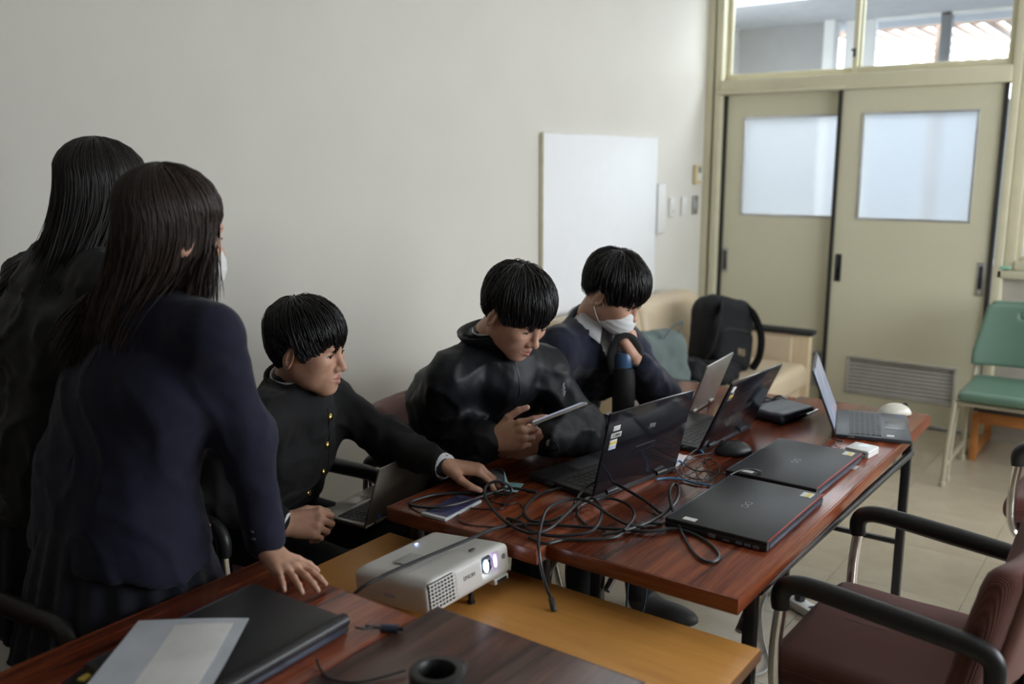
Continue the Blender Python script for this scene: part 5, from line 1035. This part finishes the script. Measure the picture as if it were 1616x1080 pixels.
p.hand((2.045, 1.378, .789), -CAMR*.93+CAMB*.22-CAMU*.16, CAMB*.88+CAMR*.20-CAMU*.30, -1, [(30, 30, 15), (26, 28, 15), (24, 28, 15), (24, 26, 15)], (4, 1, -2, -5), [(.75, .55, -.30), (.95, .25, -.30), (.95, .05, -.30)], elbow=J['EL'])
p.flesh([(J['N'], J['CH'], .05, .085), (J['CH'], J['PE'], .085, .09), (J['SL'], J['SR'], .04, .04)]+[(J['S'+s], J['E'+s], .042, .036) for s in 'LR']+[(J['E'+s], J['W'+s], .036, .022) for s in 'LR']+[(J['H'+s], J['K'+s], .07, .05) for s in 'LR']+[(J['K'+s], J['A'+s], .05, .035) for s in 'LR'])
p.finish(); p.eyes((1, .1, -.55)); p.hair_short(boy_z(.014, -.004, -.060), 23, 2800, part_=.06, vol=1.15)
fn, lo, hi, h = garment(torso_prims(J, (.058, .116, .116, .126), (.11, .095, .085, .09))+arm_prims(J, 'L', (.066, .064, .044))+arm_prims(J, 'R', (.066, .062, .044)), .05, .0070, [(.006, .13, 5, None), (.003, .055, 6, np.diag([1, 1, .6])), (.0075, -.20, 8, np.diag([1, 1, 1.6])), (.0025, -.11, 4, np.diag([1.3, 1, .8]))])
jk_ = p.part('windbreaker', blob(fn, lo, hi, h, 1), 'wind')
lat = np.array(J['SL'])-np.array(J['SR']); lat /= np.linalg.norm(lat); fwd = np.cross(lat, (0, 0, 1)); fwd /= np.linalg.norm(fwd); axis = p.h+p.R@np.array((-.04, 0, -.07))-np.array(J['N']); axis = axis/np.linalg.norm(axis)
p.part('windbreaker_collar', ring(np.array(J['N'])+axis*.034, axis, (.092, .086), .0070, 3.6, front=fwd), 'wind', parent=jk_); p.part('inner_collar', ring(np.array(J['N'])+axis*.040, axis, (.074, .070), .0050, 4.4, front=fwd), 'gakuran'); p.part('white_collar_edge', ring(np.array(J['N'])+axis*.062, axis, (.068, .064), .0024, 2.4, front=fwd), 'shirt')
seam = [v+fwd*.001 for v in (hit(fn, np.array(J['N'])*(1-t)+np.array(J['PE'])*t+fwd*.45+lat*.0, -fwd) for t in np.linspace(.02, .62, 10)) if v is not None]; p.part('zipper', MB().tube(catmull(seam, 4), .0030, 6, flat=.6), 'black', parent=jk_)
q = hit(fn, np.array(J['N'])+(0, 0, -.005)+fwd*.4+lat*.005, -fwd); p.part('gold_button', MB().lathe([(0, -.001), (.007, -.001), (.0072, .002), (.0, .005)], 14, frame(lat, fwd), q+fwd*.002), 'gold')
Rc = frame(fwd, axis)
for dl in (-.040, .040): q = np.array(J['N'])+axis*.040+Rc@np.array((.062, dl, 0)); p.part('collar_pin', MB().box(q+Rc@np.array((.005, 0, .002)), (.012, .003, .009), .0012, frame(lat)), 'chrome')
for k in range(3):
    c0 = np.array(J['SL'])*.72+np.array(J['EL'])*.28+np.array((0, 0, -.012*k)); d = (CAMB+CAMR*.35); d /= np.linalg.norm(d); q = hit(fn, c0+d*.3, -d); p.part('sleeve_stripe', MB().box(q+d*.0015, (.006, .026, .002), .0006, frame(np.cross(d, CAMU+CAMR*.3), d)), plain('grey_print', (.16, .17, .18), .5), parent=jk_)
for s in 'LR':
    E_, W_ = np.array(J['E'+s]), np.array(J['W'+s]); d = (W_-E_)/np.linalg.norm(W_-E_); p.part('elastic_cuff', MB().tube([W_-d*.05, W_-d*.035, W_-d*.02, W_-d*.005, W_-d*.004, W_-d*.03], [.043, .041, .042, .037, .031, .030], 22), 'wind')
E_, W_ = np.array(J['EL']), np.array(J['WL']); d = (W_-E_)/np.linalg.norm(W_-E_); wt = p.part('watch_strap', ring(W_+d*.012, d, (.0295, .0265), .0035, 2.4, front=CAMU), 'steel'); nrm = CAMB*.8-CAMU*.1; nrm = nrm-d*(nrm@d); nrm /= np.linalg.norm(nrm)
p.part('watch_case', MB().lathe([(0, 0), (.0175, 0), (.0185, .003), (.0175, .008), (.015, .009), (0, .009)], 24, frame(d, nrm), W_+d*.012+nrm*.024), 'steel', parent=wt); p.part('watch_dial', MB().lathe([(0, 0), (.0145, 0), (.0145, .001), (0, .001)], 20, frame(d, nrm), W_+d*.012+nrm*.0330), 'screen', parent=wt)
legs(p, J, seed=5)
TB = thing('tablet', 'thin silver tablet held up by the boy in the windbreaker', 'tablet', (1.955, 1.275, .905)); e1 = CAMR*.93+CAMU*.36; nn = np.array((.15, .23, .96)); Rt = frame(e1, nn)
MB().box((0, 0, 0), (.150, .205, .0075), .003, Rt).build('body', plain('grey_tablet_shell', (.40, .385, .36), .35, .35), TB); MB().box(Rt@np.array((0, 0, .0040)), (.140, .195, .0008), .0002, Rt).build('screen', 'screenlit', TB); MB().lathe([(0, 0), (.004, 0), (.004, .001), (0, .001)], 14, Rt@rot('X', math.pi), Rt@np.array((.06, -.088, -.0036))).build('camera_lens', 'blackgloss', TB)

# ------------------------------------------------------------ the masked boy
J = dict(N=(2.620, 1.590, 1.022), SL=(2.785, 1.540, .925), SR=(2.450, 1.605, .955), EL=(2.745, 1.375, .765), ER=(2.585, 1.705, .775), WL=(2.605, 1.385, .915), WR=(2.800, 1.545, .785), CH=(2.665, 1.695, .850), PE=(2.80, 1.87, .545), lat=(1, 0, 0),
         HL=(2.90, 1.87, .51), HR=(2.71, 1.87, .51), KL=(2.96, 1.45, .52), KR=(2.70, 1.45, .52), AL=(2.96, 1.44, .08), AR=(2.68, 1.40, .08), foot=(0, -1))
p = Person('boy in a navy sweater and white face mask, typing with a hand at his chin', (2.7, 1.8), (2.583, 1.474, 1.134), hpr(-84, 32, 4), J['N'])
p.head(.0040)
p.hand((2.805, 1.540, .785), (.90, -.36, -.12), (.05, .05, 1), 1, [(30, 30, 20), (34, 34, 22), (36, 36, 24), (38, 38, 26)], (5, 1, -3, -8), [(.60, .75, -.25), (.80, .45, -.35), (.90, .20, -.35)], elbow=J['ER'])
p.hand((2.603, 1.388, .918), -CAMR*.38+CAMU*.86+CAMB*.10, CAMB*.55+CAMR*.75, -1, [(58, 58, 30), (72, 70, 35), (78, 72, 40), (80, 74, 40)], (5, 1, -2, -5), [(.70, .45, -.35), (.85, .10, -.45), (.80, -.10, -.45)], elbow=J['EL'])
p.flesh([(J['N'], J['CH'], .05, .085), (J['CH'], J['PE'], .085, .09), (J['SL'], J['SR'], .04, .04)]+[(J['S'+s], J['E'+s], .042, .036) for s in 'LR']+[(J['E'+s], J['W'+s], .036, .022) for s in 'LR']+[(J['H'+s], J['K'+s], .07, .05) for s in 'LR']+[(J['K'+s], J['A'+s], .05, .035) for s in 'LR'])
p.finish(); p.eyes((1, .0, -.5)); p.hair_short(boy_z(.010, -.012, -.046), 31, 2800, part_=.10, vol=1.4); p.mask()
lat = np.array(J['SL'])-np.array(J['SR']); lat /= np.linalg.norm(lat); fwd = np.cross(lat, (0, 0, 1)); fwd /= np.linalg.norm(fwd); axis = p.h+p.R@np.array((-.04, 0, -.07))-np.array(J['N']); axis /= np.linalg.norm(axis); N_ = np.array(J['N'])
def vneck(P_, d):
    q = (P_-f3(N_))@f3(np.stack([lat, fwd, np.array((0, 0, 1.))], 1)); return smax(d, -np.maximum(np.abs(q[:, 0])-(.062+.55*(q[:, 2]+.02)), np.maximum(.0-q[:, 1], -(q[:, 2]+.15))), .006)
fn, lo, hi, h = garment(torso_prims(J, (.060, .112, .110, .122))+arm_prims(J, 'L', (.062, .056, .040))+arm_prims(J, 'R', (.062, .056, .040)), .055, .0075, [(.0045, .10, 9, None), (.002, .045, 10, None), (.007, -.17, 12, np.diag([1, 1, 1.5]))], extra=vneck)
sw_ = p.part('sweater', blob(fn, lo, hi, h, 1), 'knit')
sfn, slo, shi, sh_ = garment(torso_prims(J, (.053, .101, .098, .10)), .055, .009, []); p.part('shirt', blob(sfn, slo, shi, sh_, 1), 'shirt')
p.part('shirt_collar', ring(N_+axis*.032, axis, (.070, .066), .0045, 4.6, front=fwd), 'shirt')
for s in (-1, 1):
    a = N_+axis*.052+fwd*.060+lat*s*.012; b = N_+axis*.045-lat*-s*.066+fwd*.005; c = N_+fwd*.115+lat*s*.075+np.array((0, 0, -.055)); d_ = N_+lat*s*.098+fwd*.035+np.array((0, 0, -.008)); nn_ = fwd*.75+lat*s*.3+np.array((0, 0, .55)); nn_ /= np.linalg.norm(nn_); V = [a, b, d_, c]; V2 = [v+nn_*.006 for v in V]; V = [v+nn_*.002 for v in V]
    p.part('collar_wing', MB().add(V+V2, [(0, 1, 2, 3), (7, 6, 5, 4), (0, 4, 5, 1), (1, 5, 6, 2), (2, 6, 7, 3), (3, 7, 4, 0)]), 'shirt', ang=40)
q = hit(sfn, N_+np.array((0, 0, -.03))+fwd*.4, -fwd); p.part('tie_knot', MB().box(q+fwd*.006, (.024, .012, .030), .005, frame(lat)), plain('pale_blue_tie', (.42, .46, .62), .6))
E_, W_ = np.array(J['EL']), np.array(J['WL']); d = (W_-E_)/np.linalg.norm(W_-E_); p.part('bracelet', ring(W_+d*.010, d, (.029, .026), .0035, 1.8, front=CAMR), 'steel')
legs(p, J, seed=7)

# ------------------------------------------------------------ the girl in the navy blazer
def skirt(p, c, z0, z1, r0, r1, n=20, sq=(1.0, 1.15)):
    def fn(P_):
        q = P_-f3((c[0], c[1], 0)); t = np.clip((z0-q[:, 2])/(z0-z1), 0, 1); a = np.arctan2(q[:, 1]/sq[1], q[:, 0]/sq[0]); r = np.sqrt((q[:, 0]/sq[0])**2+(q[:, 1]/sq[1])**2); saw = np.abs(((a*n/6.2832) % 1)-.5)*2
        d = r-(r0+(r1-r0)*t**.8+(.002+.012*t)*(saw-.5)*2); return np.maximum(np.maximum(d*.85, q[:, 2]-z0), z1-q[:, 2])
    return p.part('pleated_skirt', blob(fn, (c[0]-.36, c[1]-.38, z1-.03), (c[0]+.36, c[1]+.38, z0+.03), .010, 1), 'skirt')
def girl(label, base, headc, R, J, jacket, hem, hairmat, ends, folds, mask, hands, torso_r, seed, skc):
    p = Person(label, base, headc, R, J['N']); p.head(.0050, .046)
    for hnd in hands: p.hand(*hnd[:-1], scale=.82, elbow=hnd[-1])
    p.flesh([(J['N'], J['CH'], .045, .075), (J['CH'], J['PE'], .075, .085), (J['SL'], J['SR'], .034, .034)]+[(J['S'+s], J['E'+s], .036, .031) for s in 'LR']+[(J['E'+s], J['W'+s], .031, .019) for s in 'LR']+[(J['H'+s], J['K'+s], .075, .050) for s in 'LR']+[(J['K'+s], J['A'+s], .050, .034) for s in 'LR'])
    p.finish(); p.eyes((1, 0, -.2)); long_hair(p, ends, 4800, seed, mat_=hairmat)
    if mask: p.mask()
    PE = np.array(J['PE']); hl = np.array(J['lat'], float); pr = torso_prims(J, *torso_r)+arm_prims(J, 'L', (.055, .050, .040))+arm_prims(J, 'R', (.055, .050, .040)); low = PE+np.array((0, 0, -.10)); pr.append((low-hl*.075, low+hl*.075, .135, .135)); low2 = PE+np.array((0, 0, -.19)); pr.append((low2-hl*.080, low2+hl*.080, .142, .142))
    fn, lo, hi, h = garment(pr, .05, .0080, folds, extra=lambda P_, d: smax(d, np.where(P_[:, 2] < hem+.06, hem-P_[:, 2]-.6*np.maximum(0, np.abs((P_-f3(PE))@f3(hl))-.17), -1.), .008)); j = p.part(jacket[0], blob(fn, lo, hi, h, 1), jacket[1])
    skirt(p, skc, PE[2]-.02, .50, .120, .225)
    for s in 'LR':
        A_, K_ = np.array(J['A'+s]), np.array(J['K'+s]); p.part('sock', MB().tube([A_*(1-t)+K_*t for t in np.linspace(0, .62, 6)], [.040, .041, .046, .052, .055, .054], 16), 'gakuran'); p.part('shoe', shoe(MB(), (A_[0], A_[1], 0), J['foot']), 'shoe')
    return p, fn, j
J = dict(N=(1.045, 1.655, 1.278), SL=(1.030, 1.825, 1.205), SR=(1.060, 1.487, 1.230), EL=(1.050, 1.878, .975), ER=(1.150, 1.515, .995), WL=(1.15, 1.82, .79), WR=(1.160, 1.480, .768), CH=(1.015, 1.675, 1.09), PE=(1.005, 1.765, .90), lat=(.05, 1, 0),
         HL=(1.00, 1.86, .86), HR=(1.01, 1.69, .86), KL=(1.03, 1.86, .47), KR=(1.04, 1.70, .47), AL=(1.0, 1.86, .09), AR=(1.0, 1.70, .09), foot=(1, 0))
p, fn, j = girl('long-haired girl in a navy blazer leaning one hand on the file table', (1.0, 1.77), (1.094, 1.632, 1.412), hpr(-10, 9, 2), J, ('blazer', 'blazer'), .755, 'hairbrown', dict(backL=(.935, 1.80, 1.175), backR=(.985, 1.590, 1.160), sideL=(1.14, 1.715, 1.27), sideR=(1.115, 1.540, 1.275)),
    [(.0045, .14, 13, None), (.006, -.20, 14, np.diag([1, 1, 1.3])), (.002, .05, 15, None)], True, [((1.158, 1.468, .757), (-.10, -.94, -.24), (.05, -.30, 1), 1, [(-2, 14, 8), (-2, 14, 8), (-2, 14, 8), (-2, 14, 8)], (14, 4, -7, -19), [(.45, .85, -.25), (.62, .75, -.35), (.80, .55, -.40)], J['ER']),
     ((1.152, 1.817, .787), (.35, -.20, -.90), (.3, .9, .1), -1, [(20, 25, 15)]*4, (3, 1, -1, -3), [(.7, .5, -.4), (.9, .2, -.3), (.95, .1, -.3)], J['EL'])], ((.052, .104, .106, .122), (.10, .078, .070, .078)), 5, (1.005, 1.765))
for k in range(2): q = np.array(J['WR'])*(1-.10-.07*k)+np.array(J['ER'])*(.10+.07*k); d = np.array((-.9, -.3, .1)); d /= np.linalg.norm(d); p.part('cuff_button', MB().lathe([(0, 0), (.007, 0), (.007, .003), (0, .004)], 14, frame((0, 0, 1), d), hit(fn, q+d*.2, -d)), 'blackgloss', parent=j)
bs = [v for v in (hit(fn, np.array(J['N'])*(1-t)+np.array(J['PE'])*t+np.array((-.42, -.02, 0)), (1, 0, 0)) for t in np.linspace(.15, 1.25, 12)) if v is not None]; p.part('back_seam', MB().tube(catmull(bs, 4), .0018, 6, flat=.5), 'blazer', parent=j)
p.part('blazer_collar', ring(np.array(J['N'])+np.array((.008, -.002, .028)), (.35, -.1, .93), (.064, .060), .0055, 3.2), 'blazer', parent=j)

# ------------------------------------------------------------ the girl in black
J = dict(N=(1.170, 2.125, 1.335), SL=(1.140, 2.295, 1.262), SR=(1.150, 1.980, 1.268), EL=(1.080, 2.36, 1.00), ER=(1.100, 1.998, 1.01), WL=(1.19, 2.34, .80), WR=(1.180, 2.01, .80), CH=(1.09, 2.14, 1.14), PE=(1.04, 2.15, .91), lat=(.03, 1, 0),
         HL=(1.04, 2.24, .87), HR=(1.04, 2.07, .87), KL=(1.06, 2.24, .47), KR=(1.06, 2.07, .47), AL=(1.03, 2.24, .09), AR=(1.03, 2.07, .09), foot=(1, 0))
p, fn, j = girl('long-haired girl in a black track jacket standing nearest the wall', (1.04, 2.15), (1.225, 2.090, 1.470), hpr(-8, 14, 0), J, ('track_jacket', 'g2jacket'), .765, 'hairg2', dict(backL=(1.03, 2.24, 1.20), backR=(1.06, 2.01, 1.16), sideL=(1.26, 2.175, 1.30), sideR=(1.25, 1.995, 1.28)),
    [(.006, .14, 17, None), (.010, -.20, 18, np.diag([1, 1, 1.3])), (.006, -.10, 19, None)], False, [((1.182, 2.01, .795), (.3, 0, -.9), (.2, -.9, .1), 1, [(20, 25, 15)]*4, (3, 1, -1, -3), [(.7, .5, -.4), (.9, .2, -.3), (.95, .1, -.3)], J['ER']), ((1.192, 2.34, .795), (.3, 0, -.9), (.2, .9, .1), -1, [(20, 25, 15)]*4, (3, 1, -1, -3), [(.7, .5, -.4), (.9, .2, -.3), (.95, .1, -.3)], J['EL'])], ((.058, .118, .112, .128), (.10, .08, .07, .08)), 8, (1.04, 2.15))
p.part('hem_band', ring((1.035, 2.15, .772), (0, 0, 1), (.150, .222), .010, 1.6), 'g2jacket', parent=j)
